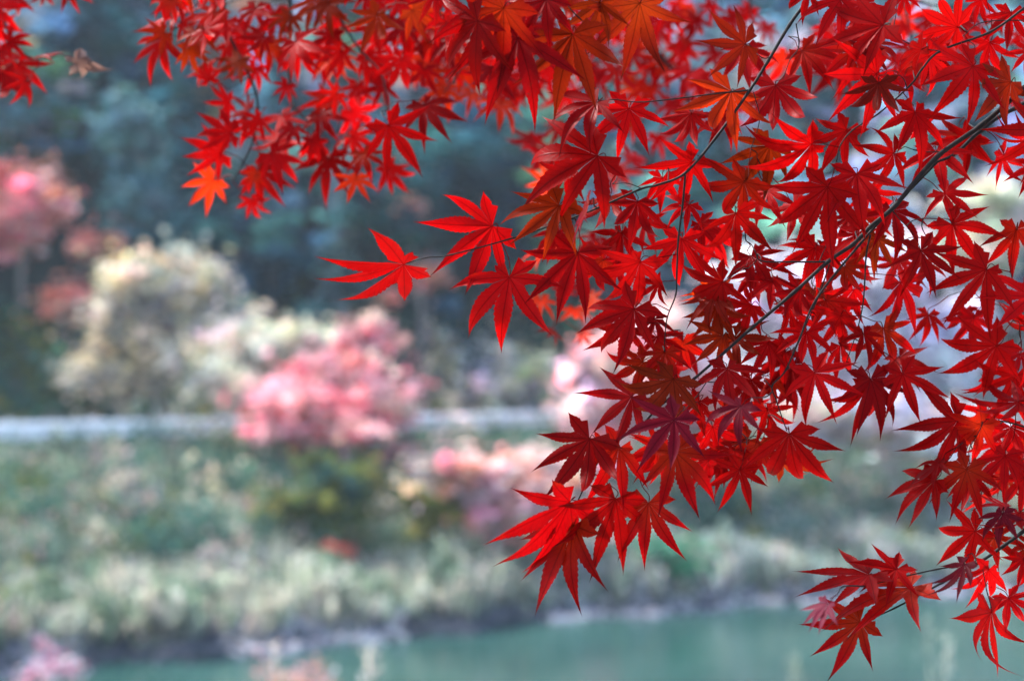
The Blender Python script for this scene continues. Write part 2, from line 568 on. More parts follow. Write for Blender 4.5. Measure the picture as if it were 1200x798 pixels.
far_tree('pale_tree', 'pale cream tree with a round bushy crown in front of the dark forest, left', 'tree',
         [(185, 335, 58, 38), (235, 360, 52, 40), (140, 375, 48, 40), (190, 410, 70, 50), (120, 440, 50, 40), (240, 330, 35, 25)], 51, CREAM, 2300, .22)
far_tree('pale_tree', 'yellowish cream tree between the pale round tree and the pink tree', 'tree',
         [(300, 405, 60, 30), (350, 400, 55, 24), (270, 440, 55, 45), (330, 445, 60, 40), (395, 405, 35, 22)], 50, CREAMG, 2000, .22)
far_tree('maple_tree', 'hot pink maple with spreading crown in front of the guardrail gap', 'tree',
         [(345, 468, 56, 32), (432, 398, 40, 22), (400, 430, 40, 22), (470, 470, 26, 20), (330, 500, 34, 20), (430, 455, 50, 26), (455, 470, 36, 26), (410, 490, 45, 22), (440, 505, 50, 20), (350, 540, 26, 16), (375, 500, 40, 18)], 47, PINK + PALEP[:4], 2300, .2)
far_tree('maple_tree', 'salmon pink maple lower on the slope, right of the hot pink maple', 'tree',
         [(540, 568, 50, 32), (590, 562, 50, 30), (565, 600, 46, 28), (635, 575, 42, 34), (515, 545, 30, 18), (625, 540, 34, 20)], 42.6, PALEP + SALM[:1], 1700, .2)
far_tree('maple_tree', 'pink red maple cut by the left edge of the photo', 'tree',
         [(20, 222, 44, 26), (45, 238, 32, 26), (10, 262, 44, 28), (0, 292, 22, 20)], 57, PINK[:3] + SALM + PALEP[:2], 1300, .26)
far_tree('maple_tree', 'pale pink maple showing through the gaps of the sharp red leaves', 'tree',
         [(725, 420, 46, 36), (780, 395, 50, 38), (760, 465, 60, 40), (700, 475, 38, 44), (810, 440, 50, 44), (705, 545, 36, 24), (680, 430, 26, 26), (840, 480, 50, 40)], 48.5, PALEP + [(.92, .74, .80)], 3000, .22)
far_tree('shrub', 'salmon brown shrub under the pink red tree at left', 'shrub',
         [(75, 355, 42, 26), (110, 290, 30, 20), (20, 400, 30, 16)], 57, SALM + [(.40, .26, .14)], 500, .24)
far_tree('bare_tree', 'pale straw coloured thin tree standing just right of the pink maple', 'tree',
         [(515, 430, 18, 40), (540, 465, 30, 26), (500, 470, 26, 18)], 57, CREAM, 420, .22)
far_tree('bare_tree', 'pale straw coloured thin tree left of the hanging red leaves, second from the pink maple', 'tree',
         [(600, 430, 22, 34), (580, 465, 30, 22), (640, 440, 20, 30)], 57.5, CREAMG + LILAC[:1], 480, .22)
far_tree('shrub', 'olive green shrub under the hot pink maple', 'shrub',
         [(350, 590, 44, 34), (400, 570, 40, 40), (375, 615, 40, 22)], None, OLIVE + TEAL[:1], 1100, .18, dens=1.0)
far_tree('shrub', 'olive yellow shrub between the two pink maples', 'shrub',
         [(510, 588, 32, 32), (495, 620, 26, 20)], None, OLIVE + [(.30, .27, .08)], 600, .18)
far_tree('shrub', 'small bright salmon shrub low on the grass slope', 'shrub',
         [(395, 647, 20, 10)], None, [(.78, .16, .12), (.7, .2, .16)], 160, .14, trunk=False)
far_tree('shrub', 'small round teal green bush on the left part of the slope', 'shrub',
         [(207, 620, 30, 22)], None, [(.10, .22, .18), (.14, .28, .23)], 330, .17, trunk=False)
far_tree('shrub', 'bright green bush above the waterline under the red leaves', 'shrub',
         [(770, 650, 46, 20), (735, 660, 26, 18), (820, 665, 30, 14)], None, GREENB, 700, .18, trunk=False)
far_tree('bare_tree', 'lavender white bare tree behind the red leaves at right', 'tree',
         [(960, 360, 80, 66), (1030, 330, 60, 56), (1010, 430, 90, 60), (900, 440, 60, 50), (1090, 400, 60, 50), (880, 340, 50, 40)], 57, LILAC + [(.85, .82, .88)], 4200, .26)
far_tree('pale_tree', 'cream yellow tree glowing through gaps near the right edge', 'tree',
         [(1040, 295, 34, 34), (1130, 300, 56, 34), (1180, 270, 40, 36), (1160, 235, 44, 26)], 62, CREAMG + [(.80, .66, .70)], 1300, .26)
far_tree('pale_tree', 'pale lilac tree high on the hill between the top right leaves', 'tree',
         [(900, 80, 44, 40), (960, 65, 32, 30), (870, 130, 34, 34), (930, 130, 40, 30)], 74, LILAC + CREAM[:1], 900, .34)
far_tree('shrub', 'pinkish cream shrub on the slope under the right hand leaves', 'shrub',
         [(1020, 480, 50, 26), (1090, 500, 60, 34), (1150, 520, 50, 30), (960, 490, 50, 30)], 49, PALEP[1:2] + LILAC + CREAM[:1], 1800, .22)

far_tree('maple_tree', 'small salmon tree in the dark forest, under the leftmost sharp red leaves', 'tree',
         [(500, 325, 24, 18), (478, 258, 18, 14), (455, 345, 16, 10)], 60, SALM + PALEP[3:], 420, .26, gx=490)
far_tree('conifer', 'big light blue green conifer at upper left, beside the pink red maple', 'tree',
         [(160, 190, 40, 44), (175, 245, 50, 40), (150, 140, 30, 34), (190, 290, 40, 20)], 60, [(.12, .28, .30), (.18, .34, .37), (.08, .20, .22)], 1500, .36)
far_tree('conifer', 'pale grey green slender tree standing alone above the gap between pale trees and sharp leaves', 'tree',
         [(400, 260, 20, 44), (402, 320, 24, 34), (398, 205, 14, 26)], 60, [(.22, .32, .34), (.30, .40, .42)], 600, .3)
# forest on the hillside, one far-off mass
KEEP_OPEN = [(-60, 80, 190, 320, 56), (120, 220, 130, 300, 58.5), (388, 415, 195, 345, 58.5), (470, 510, 240, 350, 58.5), (850, 975, 50, 150, 72)]
def forest():
    L = Leaves()
    TV, TF = [], []
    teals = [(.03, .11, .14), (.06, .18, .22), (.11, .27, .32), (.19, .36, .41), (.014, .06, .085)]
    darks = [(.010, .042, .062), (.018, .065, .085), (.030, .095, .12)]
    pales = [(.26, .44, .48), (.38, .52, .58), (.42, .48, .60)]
    warm = [(.50, .34, .22), (.40, .42, .20), (.60, .40, .34)]
    greens = [(.07, .17, .09), (.10, .22, .13)]
    s = 3.0
    while s < 36:
        step = 2.1
        for k in range(33):
            x = -38 + k * 2.35 + random.uniform(-1.1, 1.1)
            Y = road_y(x) + 6.5 + s + random.uniform(-1.6, 1.6)
            if abs(x) > Y * .40 + 4: continue
            z0 = ground_z(x, Y)
            h = random.uniform(5.5, 11); w = random.uniform(1.3, 2.7)
            px = x / Y * F + 600; py = 399 - (z0 + h * .6 - CAMZ) / Y * F
            ptop = 399 - (z0 + h - CAMZ) / Y * F; pbot = 399 - (z0 - CAMZ) / Y * F
            if ptop < -600 or pbot < -60: continue
            hw = w / Y * F
            if any(px + hw * .4 > a and px - hw * .4 < b and ptop < d and pbot > c and Y < yy + 2 for a, b, c, d, yy in KEEP_OPEN): continue
            u = random.random()
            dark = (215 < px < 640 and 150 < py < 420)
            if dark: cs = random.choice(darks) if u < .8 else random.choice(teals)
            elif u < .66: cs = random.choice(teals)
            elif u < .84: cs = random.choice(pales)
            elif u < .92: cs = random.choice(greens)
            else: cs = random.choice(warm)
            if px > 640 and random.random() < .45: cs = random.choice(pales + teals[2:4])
            tube(TV, TF, [Vector((x, Y, z0 - .2)), Vector((x, Y, z0 + h * .7))], [.14, .05], 5)
            conif = random.random() < .35
            ncl = 16
            for q in range(ncl):
                if conif:
                    t = (q + random.random()) / ncl
                    rr = w * (1 - t * .85) * random.uniform(.3, .8); a = random.uniform(0, 6.283)
                    c0 = (x + rr * math.cos(a), Y + rr * math.sin(a), z0 + h * (.15 + .85 * t)); rc = .35 + .75 * (1 - t)
                else:
                    v = np.random.normal(size=3); v /= np.linalg.norm(v); v *= random.random() ** .3
                    c0 = (x + v[0] * w, Y + v[1] * w, z0 + h * .52 + v[2] * h * .44); rc = random.uniform(.55, 1.0)
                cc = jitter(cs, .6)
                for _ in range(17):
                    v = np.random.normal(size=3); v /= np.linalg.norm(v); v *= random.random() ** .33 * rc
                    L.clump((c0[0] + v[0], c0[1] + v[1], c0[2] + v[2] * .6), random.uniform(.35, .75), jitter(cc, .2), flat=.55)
        s += step
    k = len(L.V)
    L.V += TV; L.C += [(.05, .05, .05)] * len(TV)
    L.F += [tuple(i + k for i in f) for f in TF]
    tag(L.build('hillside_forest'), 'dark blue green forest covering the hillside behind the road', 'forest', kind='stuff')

forest()

# bushes behind the road and undergrowth
def undergrowth():
    L = Leaves()
    for _ in range(520):
        x = random.uniform(-20, 24)
        y = road_y(x) + 6.8 + abs(random.gauss(0, 2.4))
        px = x / y * F + 600
        if px < 90: pal = [TEAL, GREENB, OLIVE]
        elif px < 480: pal = [TEAL, TEAL, CREAM, OLIVE]
        elif px < 700: pal = [LILAC, CREAM, TEAL, TEAL]
        else: pal = [LILAC, LILAC, TEAL, CREAM]
        c = random.choice(random.choice(pal)); c = tuple(v * .75 for v in c)
        r = random.uniform(.4, .9)
        z = ground_z(x, y)
        for _ in range(34):
            v = np.random.normal(size=3) * .5
            L.clump((x + v[0] * r, y + v[1] * r, z + abs(v[2]) * r * 1.6), random.uniform(.12, .3), jitter(c, .3))
    for _ in range(11):        # shrubs on the near side of the rail
        px = random.choice([random.uniform(180, 310), random.uniform(60, 310), random.uniform(60, 690)])
        x = (px - 600) / F * 48; y = road_y(x) - .5; z = ground_z(x, y)
        c = random.choice(CREAM + TEAL + OLIVE)
        for _ in range(90):
            v = np.random.normal(size=3) * .38
            L.clump((x + v[0], y + v[1] * .5, z + abs(v[2]) * 1.7), random.uniform(.07, .16), jitter(c, .35))
    for _ in range(150):
        x = random.uniform(-18, 18)
        yb, yr = bank_y(x), road_y(x)
        t = random.uniform(.22, 1.0)
        y = yb + t * (yr - yb)
        px = x / y * F + 600
        pal = [TEAL, TEAL, OLIVE, OLIVE, CREAM, [(.34, .27, .24), (.40, .34, .30)]]
        if 430 < px < 720: pal = [PALEP, SALM, OLIVE, TEAL, CREAM]
        if px < 60: pal = [TEAL, OLIVE, [(.34, .30, .30)]]
        c = random.choice(random.choice(pal)); c = tuple(v * .8 for v in c)
        r = random.uniform(.3, .85)
        z = ground_z(x, y)
        for _ in range(70):
            v = np.random.normal(size=3) * .5
            L.clump((x + v[0] * r, y + v[1] * r, z + abs(v[2]) * r * 1.3), random.uniform(.08, .2), jitter(c, .35))
    tag(L.build('roadside_undergrowth'), 'mixed pale and green undergrowth along the road and down the bank', 'undergrowth', kind='stuff')
undergrowth()

# slope grass and low plants
def slope_grass():
    L = Leaves()
    pale = [(.37, .41, .33), (.45, .47, .38), (.28, .35, .29), (.47, .44, .38)]
    green = [(.13, .20, .14), (.21, .28, .20), (.08, .14, .10)]
    earth = [(.42, .33, .28), (.34, .27, .26), (.46, .41, .42)]
    for _ in range(8200):
        x = random.uniform(-21, 23)
        yb, yr = bank_y(x), road_y(x)
        t = random.random()
        y = yb + .55 + t * (yr - yb - .6)
        z = ground_z(x, y)
        nz = math.sin(x * .9 + 2) * math.cos(y * 1.1) + .6 * math.sin(x * 2.3 + y * 1.9)
        px = x / y * F + 600
        lowpale = t < .36 + .22 * math.sin(x * .8) + .12 * math.sin(x * 2.1 + 1)
        if lowpale: c = random.choice(pale if nz > -.55 else green)
        else: c = random.choice(green if nz > .1 else (pale[:3] + earth if nz < -.5 else green + pale[:1]))
        if px > 640 and random.random() < .6: c = random.choice([(.32, .39, .36), (.40, .43, .44), (.22, .31, .27)])
        h = random.uniform(.3, .6) * (1.5 if t < .2 else 1) * (1 + .35 * math.sin(x * 1.3 + y))
        lean = -.45 if t < .25 else -.1
        for _ in range(7):
            dx, dy = random.gauss(0, .22), random.gauss(lean, .2)
            p = (x + random.gauss(0, .12), y + random.gauss(0, .12))
            L.blade((p[0], p[1], z - .05), (p[0] + dx * 1.2, p[1] + dy * h * 1.6, z + h * random.uniform(.25, 1)), random.uniform(.04, .09), jitter(c, .28), .3)
        if t > .35 and random.random() < .35:
            cc = random.choice(green + TEAL + earth[:1])
            for _ in range(22):
                v = np.random.normal(size=3) * .22
                L.clump((x + v[0], y + v[1], z + abs(v[2]) * 1.6), random.uniform(.08, .18), jitter(cc, .3))
    tag(L.build('grass'), 'grey green grass and weeds covering the far river bank', 'grass', kind='stuff')
slope_grass()

# stones of the far waterline
def rock_mesh(name, r, mat, parent=None, loc=None, label=None, group=None):
    import bmesh
    bm = bmesh.new()
    bmesh.ops.create_icosphere(bm, subdivisions=2, radius=1)
    ax = [random.uniform(.7, 1.3) for _ in range(3)]
    ph = [random.uniform(0, 6) for _ in range(6)]
    planes = [(Vector((random.gauss(0, 1), random.gauss(0, 1), random.gauss(0, 1))).normalized(), random.uniform(.62, .9)) for _ in range(9)]
    for v in bm.verts:
        p = v.co.copy()
        for n_, d_ in planes:
            q = p.dot(n_)
            if q > d_: p -= n_ * (q - d_)
        k = 1 + .09 * math.sin(3 * p.x + ph[0]) + .08 * math.sin(4 * p.y + ph[1]) + .07 * math.sin(5 * p.z + ph[2])
        v.co = Vector((p.x * ax[0] * k, p.y * ax[1] * k, p.z * .62 * ax[2] * k)) * r
    me = bpy.data.meshes.new(name)
    bm.to_mesh(me); bm.free()
    me.materials.append(mat)
    o = bpy.data.objects.new(name, me)
    COL.objects.link(o)
    if loc is not None: o.location = loc
    return o

G_B = 'pale boulders along the far waterline'
for i in range(26):
    px = random.uniform(275, 475) if i < 13 else random.uniform(640, 1190)
    if i in (0, 1, 2): px = [25, 60, 78][i]
    D0 = 40
    x = (px - 600) / F * D0
    for _ in range(3):
        x = (px - 600) / F * bank_y(x)
    y = bank_y(x) + random.uniform(-.25, .5)
    r = random.uniform(.10, .26)
    o = rock_mesh('boulder', r, M_ROCK, loc=(x, y, max(0, ground_z(x, y)) + r * .12))
    tag(o, 'blurred pale lilac grey boulder lying at the far waterline', 'boulder', G_B)
def shingle():
    V, Fc = [], []
    C = []
    for _ in range(2600):
        x = random.uniform(-14, 18)
        y = bank_y(x) + random.uniform(-.4, 1.1)
        px = x / y * F + 600
        bright = 270 < px < 480 or px > 640 or px < 90
        if not bright and random.random() < .55: continue
        r = random.uniform(.05, .19)
        z = max(0, ground_z(x, y))
        k = len(V)
        c = jitter(random.choice([(.44, .42, .46), (.34, .33, .38), (.50, .48, .50)]) if bright and random.random() < .8 else (.07, .08, .10), .2)
        for j in range(6):
            a = j / 6 * 6.283
            V.append((x + r * math.cos(a) * random.uniform(.8, 1.2), y + r * math.sin(a) * random.uniform(.8, 1.2), z - r * .1))
        for j in range(6):
            a = j / 6 * 6.283 + .3
            V.append((x + .6 * r * math.cos(a), y + .6 * r * math.sin(a), z + r * random.uniform(.45, .8)))
        C += [c] * 12
        for j in range(6):
            Fc.append((k + j, k + (j + 1) % 6, k + 6 + (j + 1) % 6, k + 6 + j))
        Fc.append(tuple(k + 6 + j for j in range(6)))
    o = mesh_obj('shingle', V, Fc, M_FOL, col=C)
    tag(o, 'band of pale stones along the far waterline', 'stones', kind='stuff')
shingle()

# overhanging dark edge of the bank (earth and wet rock under the grass)
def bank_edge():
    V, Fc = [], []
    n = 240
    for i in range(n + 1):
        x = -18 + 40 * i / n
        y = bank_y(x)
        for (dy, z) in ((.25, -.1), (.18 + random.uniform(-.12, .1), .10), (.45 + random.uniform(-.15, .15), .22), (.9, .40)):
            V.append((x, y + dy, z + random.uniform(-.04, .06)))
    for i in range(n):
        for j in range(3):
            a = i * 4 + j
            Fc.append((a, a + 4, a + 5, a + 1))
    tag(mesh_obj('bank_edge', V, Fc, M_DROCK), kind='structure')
bank_edge()

# near bank: thin pale grass stalks that cross the bottom of the picture
G_N = 'thin pale grass stalks on the near bank'
def near_stalk(px, py, D, h, lean, label, col=(.62, .55, .50)):
    top = at(px, py, D)
    gz = ground_z(top.x, D)
    base = Vector((top.x - lean, D, gz))
    t = empty('grass_stalk', base)
    tag(t, label, 'grass stalk')
    V, Fc = [], []
    pts = catmull([base, base.lerp(top, .6) + Vector((-lean * .15, 0, 0)), top], 6)
    tube(V, Fc, pts, [.006 * (1 - .6 * i / (len(pts) - 1)) for i in range(len(pts))], 5)
    mesh_obj('stalk', V, Fc, M_STRAW, t, offset=base)
    L = Leaves()
    d = (pts[-1] - pts[-4]).normalized()
    RV, RF = [], []
    tube(RV, RF, [top - d * h * .6, top, top + d * h * .4], [.004, .004, .002], 5)
    L.V += RV; L.F += RF; L.C += [col] * len(RV)
    for k in range(34):
        f = k / 34
        p = top + d * (f * h - h * .6) + Vector((random.gauss(0, .012 + .02 * (1 - f)), random.gauss(0, .02), random.gauss(0, .01)))
        L.blade(p, p + Vector((random.gauss(.01, .02), random.gauss(0, .02), .04)), .008, jitter(col, .2), .1)
    L.build('plume', t, base)
    L = Leaves()
    for k in range(5):
        p = base
        L.blade(p, p + Vector((random.uniform(-.25, .25), random.uniform(-.1, .1), random.uniform(.2, .5))), .02, jitter((.4, .42, .28), .2), .12)
    L.build('blade', t, base)
M_STRAW = mat_simple('dry_straw', (.45, .40, .30), (.62, .56, .44), 40)
near_stalk(1108, 770, 7.5, .22, .12, 'pale blurred grass stalk at the bottom right, left of the lowest red leaf', (.30, .33, .29))
near_stalk(1086, 745, 9.0, .25, -.15, 'slanting pale grass stalk at lower right, above the other one', (.26, .31, .27))
near_stalk(432, 776, 9.0, .2, .15, 'thin pale grass stalk at the bottom, left of centre')
near_stalk(322, 772, 9.5, .2, -.12, 'thin grass stalk at the bottom left, in front of the river stones')
near_stalk(930, 790, 8.5, .2, .1, 'faint grass stalk at the bottom edge under the low red sprig', (.26, .30, .25))

def near_bush(px, py, D, label, col, rx=30, ry=18):
    c = at(px, py, D)
    base = Vector((c.x, D, ground_z(c.x, D)))
    t = empty('berry_bush', base)
    tag(t, label, 'bush')
    V, Fc = [], []
    L = Leaves()
    for _ in range(9):
        e = c + Vector((random.gauss(0, rx / F * D * .6), random.gauss(0, .3), random.gauss(0, ry / F * D * .5)))
        pts = catmull([base, base.lerp(e, .55) + Vector((random.uniform(-.1, .1), 0, .1)), e], 5)
        tube(V, Fc, pts, [.012 * (1 - .7 * i / (len(pts) - 1)) for i in range(len(pts))], 5)
        for _ in range(16):
            q = e + Vector((random.gauss(0, .07), random.gauss(0, .07), random.gauss(-.02, .06)))
            L.clump(q, random.uniform(.03, .06), jitter(random.choice(col), .2))
    mesh_obj('stem', V, Fc, M_FARTRUNK, t, offset=base)
    L.build('foliage', t, base)
near_bush(45, 783, 15, 'pink and white blurred bush in the bottom left corner', [(.55, .2, .27), (.6, .5, .56), (.55, .45, .52)], 34, 16)
near_bush(350, 786, 16, 'sparse pink twigs at the bottom edge in front of the water, left', [(.5, .25, .27), (.5, .26, .16), (.5, .42, .46)], 50, 14)

# ------------------------------------------------------------------ the foreground maples
def smooth(t):
    t = min(1, max(0, t)); return t * t * (3 - 2 * t)

PROF = ([0, .1, .2, .3, .4, .5, .6, .7, .8, .9, 1.0], [.72, .90, 1.0, 1.0, .93, .79, .60, .40, .22, .09, .0])

def leaf_geometry(seed, curl=1.0, broad=1.0, gather=None):
    """one seven-lobed maple leaf of length 1, hub at the origin, middle lobe along +Y, upper face +Z"""
    r = random.Random(seed)
    g = r.uniform(.76, 1.0) if gather is None else gather * r.uniform(.92, 1.08)
    a1, a2, a3 = r.uniform(36, 43) * g, r.uniform(76, 88) * g, r.uniform(118, 142) * (g * .8 + .2)
    ang = [-a3, -a2, -a1, 0, a1, a2, a3]
    ang = [a + r.uniform(-4, 4) for a in ang]
    ln = [.42, .76, .95, 1.0, .95, .76, .42]
    ln = [l * r.uniform(.9, 1.08) for l in ln]
    if r.random() < .18: ln[0] *= .55
    if r.random() < .18: ln[6] *= .55
    k0 = r.uniform(-.1, .35) * curl
    core = [0.0, .05, .10, .155, .205]
    rs = core[-1]
    V, UV, Fc = [], [], []
    cup = r.uniform(.0, .16)
    for li in range(7):
        A = R(ang[li]); Ln = ln[li]
        hl = R(((ang[li] - ang[li - 1]) / 2) if li > 0 else 34)
        hr = R(((ang[li + 1] - ang[li]) / 2) if li < 6 else 34)
        kl = k0 + r.uniform(-.5, 1.1) * curl
        side = r.uniform(-.10, .10)
        fold = r.uniform(.15, .6)
        wmax = Ln * r.uniform(.084, .110) * broad
        if li in (0, 6): wmax = Ln * .17
        core_l = [c for c in core if c < Ln * .75]
        rs_l = core_l[-1]
        rows = []   # (s, wl, wr)
        for c in core_l: rows.append((c, c * math.tan(hl), c * math.tan(hr), 0))
        nt_ = 13 if li in (2, 3, 4) else (10 if li in (1, 5) else 5)
        w0l, w0r = rs_l * math.tan(hl), rs_l * math.tan(hr)
        for k in range(nt_):
            for tip in (0, 1):
                t = (k + (.78 if tip else 0.0)) / nt_
                if k == 0 and not tip: continue
                s = rs_l + (Ln - rs_l) * t
                w = wmax * float(np.interp(t, *PROF))
                m_ = (1.065 + r.uniform(-.03, .05)) if tip else (.94 + r.uniform(-.03, .02))
                bl = smooth(t / .16)
                wl = (w0l * (1 - bl) + w * m_ * bl); wr = (w0r * (1 - bl) + w * m_ * bl)
                rows.append((s, wl, wr, t))
        rows.append((Ln, 0.0012, 0.0012, 1))
        dirv = Vector((math.sin(A), math.cos(A))); per = Vector((math.cos(A), -math.sin(A)))
        k_base = len(V)
        for (s, wl, wr, t) in rows:
            for sgn, w in ((-1, wl), (0, 0), (1, wr)):
                p2 = dirv * s + per * (sgn * w + side * t * t * Ln)
                rad = p2.length
                q = p2.normalized() if rad > 1e-6 else Vector((0, 1))
                kap = (k0 + (kl - k0) * smooth((rad - rs) / (1 - rs))) * 1.3
                th = kap * rad
                if abs(kap) > 1e-3:
                    rr, zz = math.sin(th) / kap, -(1 - math.cos(th)) / kap
                else: rr, zz = rad, 0
                zz += fold * w * (1 if sgn else 0) + cup * rad * (1 - rad) 
                V.append(Vector((q.x * rr, q.y * rr, zz)))
                UV.append((s, sgn * min(1, w / max(wmax, 1e-4)) if sgn else 0))
        for i in range(len(rows) - 1):
            a = k_base + i * 3
            Fc.append((a, a + 1, a + 4, a + 3)); Fc.append((a + 1, a + 2, a + 5, a + 4))
    return V, UV, Fc

TINT = {
    'R': (.30, .0012, .0020), 'D': (.20, .0010, .0018), 'O': (.23, .0125, .0014), 'B': (.125, .0062, .0014),
    'P': (.105, .003, .012), 'L': (.50, .022, .003), 'K': (.13, .010, .028),
}

class Branch:
    def __init__(s, tree, label, d, lines):
        """lines: list of (points in photo pixels, depth start, depth end, width px start, width px end)"""
        s.V, s.F = [], []
        s.nodes = []     # (Vector, pixel)
        s.tree, s.label, s.d = tree, label, d
        s.leaves = []
        for L in lines: s.line(*L)
    def line(s, pts, d0, d1, w0, w1):
        n = len(pts)
        if w0 > 20:      # the limb outside the frame, then the twig inside it
            k = next(i for i, p in enumerate(pts) if -5 <= p[0] <= 1200 and p[1] >= -5)
            we = {34: 6.5, 30: 4.2, 28: 4.8}.get(w0, 3.2)
            s.line(pts[:k + 1], d0, d1, w0 * .999 if w0 <= 20 else 19.9, we)
            s.line(pts[k:], d1, d1, we, w1)
            return
        P3 = [at(p[0], p[1], d0 + (d1 - d0) * i / (n - 1)) for i, p in enumerate(pts)]
        C = catmull(P3, 7)
        rad = [(w0 + (w1 - w0) * i / (len(C) - 1)) / 2 / F * (d0 + (d1 - d0) * i / (len(C) - 1)) for i in range(len(C))]
        for i in range(0, len(C), 7):
            if 0 < i < len(C) - 1: rad[i] *= 1.2
        s.tube(C, rad)
        for c in C: s.node(c)
    def node(s, c):
        s.nodes.append((c, ((c.x / c.y) * F + 600, 399 - (c.z - CAMZ) / c.y * F)))
    def tube(s, C, rad): tube(s.V, s.F, C, rad, 8, .03)

def nearest(br, h, px):
    best = None
    for c, q in br.nodes:
        dd = math.hypot(q[0] - px[0], q[1] - px[1]) + abs(c.y - h.y) * 260
        if best is None or dd < best[0]: best = (dd, c)
    return best

leaf_count = 0
def build_branches(branches, leaves, base, tree):
    """leaves: dicts with hub, tip, tint, depth ..., attached Prim-wise to the nearest branch"""
    objs = {}
    todo = list(leaves)
    for L in todo: L['h3'] = at(L['hub'][0], L['hub'][1], L['d'])
    cache = [None] * len(todo)
    seen = [0] * len(todo)
    best = [(1e9, None, None)] * len(todo)
    counts = [0] * len(branches)
    remaining = set(range(len(todo)))
    seen_nodes = [0] * len(branches)
    while remaining:
        for bi, br in enumerate(branches):      # update with new nodes
            for c, q in br.nodes[seen_nodes[bi]:]:
                for i in remaining:
                    L = todo[i]
                    if L.get('br') is not None and L['br'] != bi: continue
                    # prefer attaching on the side opposite to the tip
                    hx, hy = L['hub']; tx, ty = L['tip']
                    dx, dy = hx - tx, hy - ty
                    n_ = math.hypot(dx, dy) + 1e-6
                    vx, vy = q[0] - hx, q[1] - hy
                    dist = math.hypot(vx, vy)
                    along = (vx * dx + vy * dy) / n_ / (dist + 1e-6)
                    dd = dist * (1.25 - .4 * along) + abs(c.y - L['h3'].y) * 300 + max(0, 9 - dist) * 3
                    if dd < best[i][0]: best[i] = (dd, bi, c)
            seen_nodes[bi] = len(br.nodes)
        i = min(remaining, key=lambda j: best[j][0])
        remaining.discard(i)
        L = todo[i]
        dd, bi, c = best[i]
        br = branches[bi]
        h = L['h3']
        hx, hy = L['hub']; tx, ty = L['tip']
        out = Vector((hx - tx, 0, -(hy - ty))); out.normalize()
        dist = (c - h).length
        stalk = min(dist, 46 / F * L['d'] * random.uniform(.6, 1.0))
        if dist > stalk * 1.25:
            # a thin twig reaches out, the stalk starts on it
            tgt = h + ((c - h).normalized() * .8 + out * .35 + Vector((0, .15, 0))).normalized() * stalk
            mid = tgt.lerp(c, .5) + Vector((random.uniform(-1, 1), random.uniform(-.3, .6), random.uniform(-.4, 1))) * dist * .06
            C = catmull([c, mid, tgt], 5)
            r0 = min(.9, .5 + dist * 4) * .0008
            br.tube(C, [r0 * (1 - .45 * k / (len(C) - 1)) for k in range(len(C))])
            for q in C[2:]: br.node(q)
            att = tgt
        else:
            att = c
        L['att'] = att
        br.leaves.append(L)
    for br in branches:
        bo = mesh_obj('branch', br.V, br.F, M_TWIG, tree, smooth=True, offset=base)
        bo['label'] = br.label
        for L in br.leaves: make_leaf(L, bo, base)

def make_leaf(L, parent, base):
    global leaf_count
    leaf_count += 1
    rnd = random.Random(leaf_count * 7 + 3)
    h = L['h3']; d = L['d']
    hx, hy = L['hub']; tx, ty = L['tip']
    dpx = math.hypot(tx - hx, ty - hy)
    Lpx = (L.get('L') or dpx * 1.07) * 1.03
    Lpx = max(Lpx, dpx * 1.06)
    size = Lpx / F * d
    narrow = L.get('w', 1) < .5
    V, UV, Fc = leaf_geometry(leaf_count * 13, L.get('curl', .35 if narrow else .8), L.get('broad', 1.0), L.get('gather', .72 if narrow else None))
    ax = Vector((tx - hx, 0, -(ty - hy))).normalized()        # in the picture plane
    tilt = math.acos(min(1, dpx * 1.06 / Lpx)) * L.get('ts', rnd.choice((-1, 1, -1)))
    ydir = (ax * math.cos(tilt) + Vector((0, 1, 0)) * math.sin(tilt)).normalized()
    nrm = Vector((0, -1, 0))
    nrm = (nrm - ydir * nrm.dot(ydir)).normalized()
    roll = math.acos(max(.12, min(1, L.get('w', 1.0)))) * rnd.choice((-1, 1)) + rnd.uniform(-.38, .38) * L.get('rj', 1)
    if L.get('rs'): roll = abs(roll) * L['rs']
    rot = Matrix.Rotation(roll, 3, ydir)
    z = rot @ nrm
    if L.get('flip', rnd.random() < .35): z = -z
    x = ydir.cross(z).normalized()
    M3 = Matrix((x, ydir, z)).transposed()
    inv = M3.inverted()
    V = [v * size for v in V]
    # stalk tube in the leaf's own frame
    a = inv @ (L['att'] - h)
    ln = a.length
    if ln > .001:
        mid = a * .5 + inv @ Vector((rnd.uniform(-1, 1), rnd.uniform(-.2, .6), rnd.uniform(.1, 1))) * ln * .10
        # leave the hub backwards along the middle lobe
        e = Vector((0, -1, 0)) * min(ln * .3, .006)
        C = catmull([Vector((0, .01 * size, -.0004)), e, mid, a], 4)
        r0 = .00042 if d < 1.7 else .0005
        TV, TF = [], []
        tube(TV, TF, C, [r0 * (1.15 - .3 * math.sin(math.pi * k / (len(C) - 1))) for k in range(len(C))], 5)
        k = len(V)
        V += [Vector(t) for t in TV]; UV += [(0, .0)] * len(TV)
        Fc += [tuple(i + k for i in f) for f in TF]
    o = mesh_obj('leaf', V, Fc, M_LEAF, parent, smooth=True, uv=UV)
    o.matrix_local = Matrix.Translation(h - base) @ M3.to_4x4()
    t = TINT[L.get('c', 'R')]
    j = rnd.uniform(.85, 1.15)
    o.color = (t[0] * j, t[1] * rnd.uniform(.8, 1.4), t[2] * rnd.uniform(.8, 1.3), 1)
    return o

def lf(hx, hy, tx, ty, c='R', d=None, **kw):
    dd = d if d is not None else 1.40 + random.uniform(-.035, .035)
    e = dict(hub=(hx, hy), tip=(tx, ty), c=c, d=dd); e.update(kw)
    return e

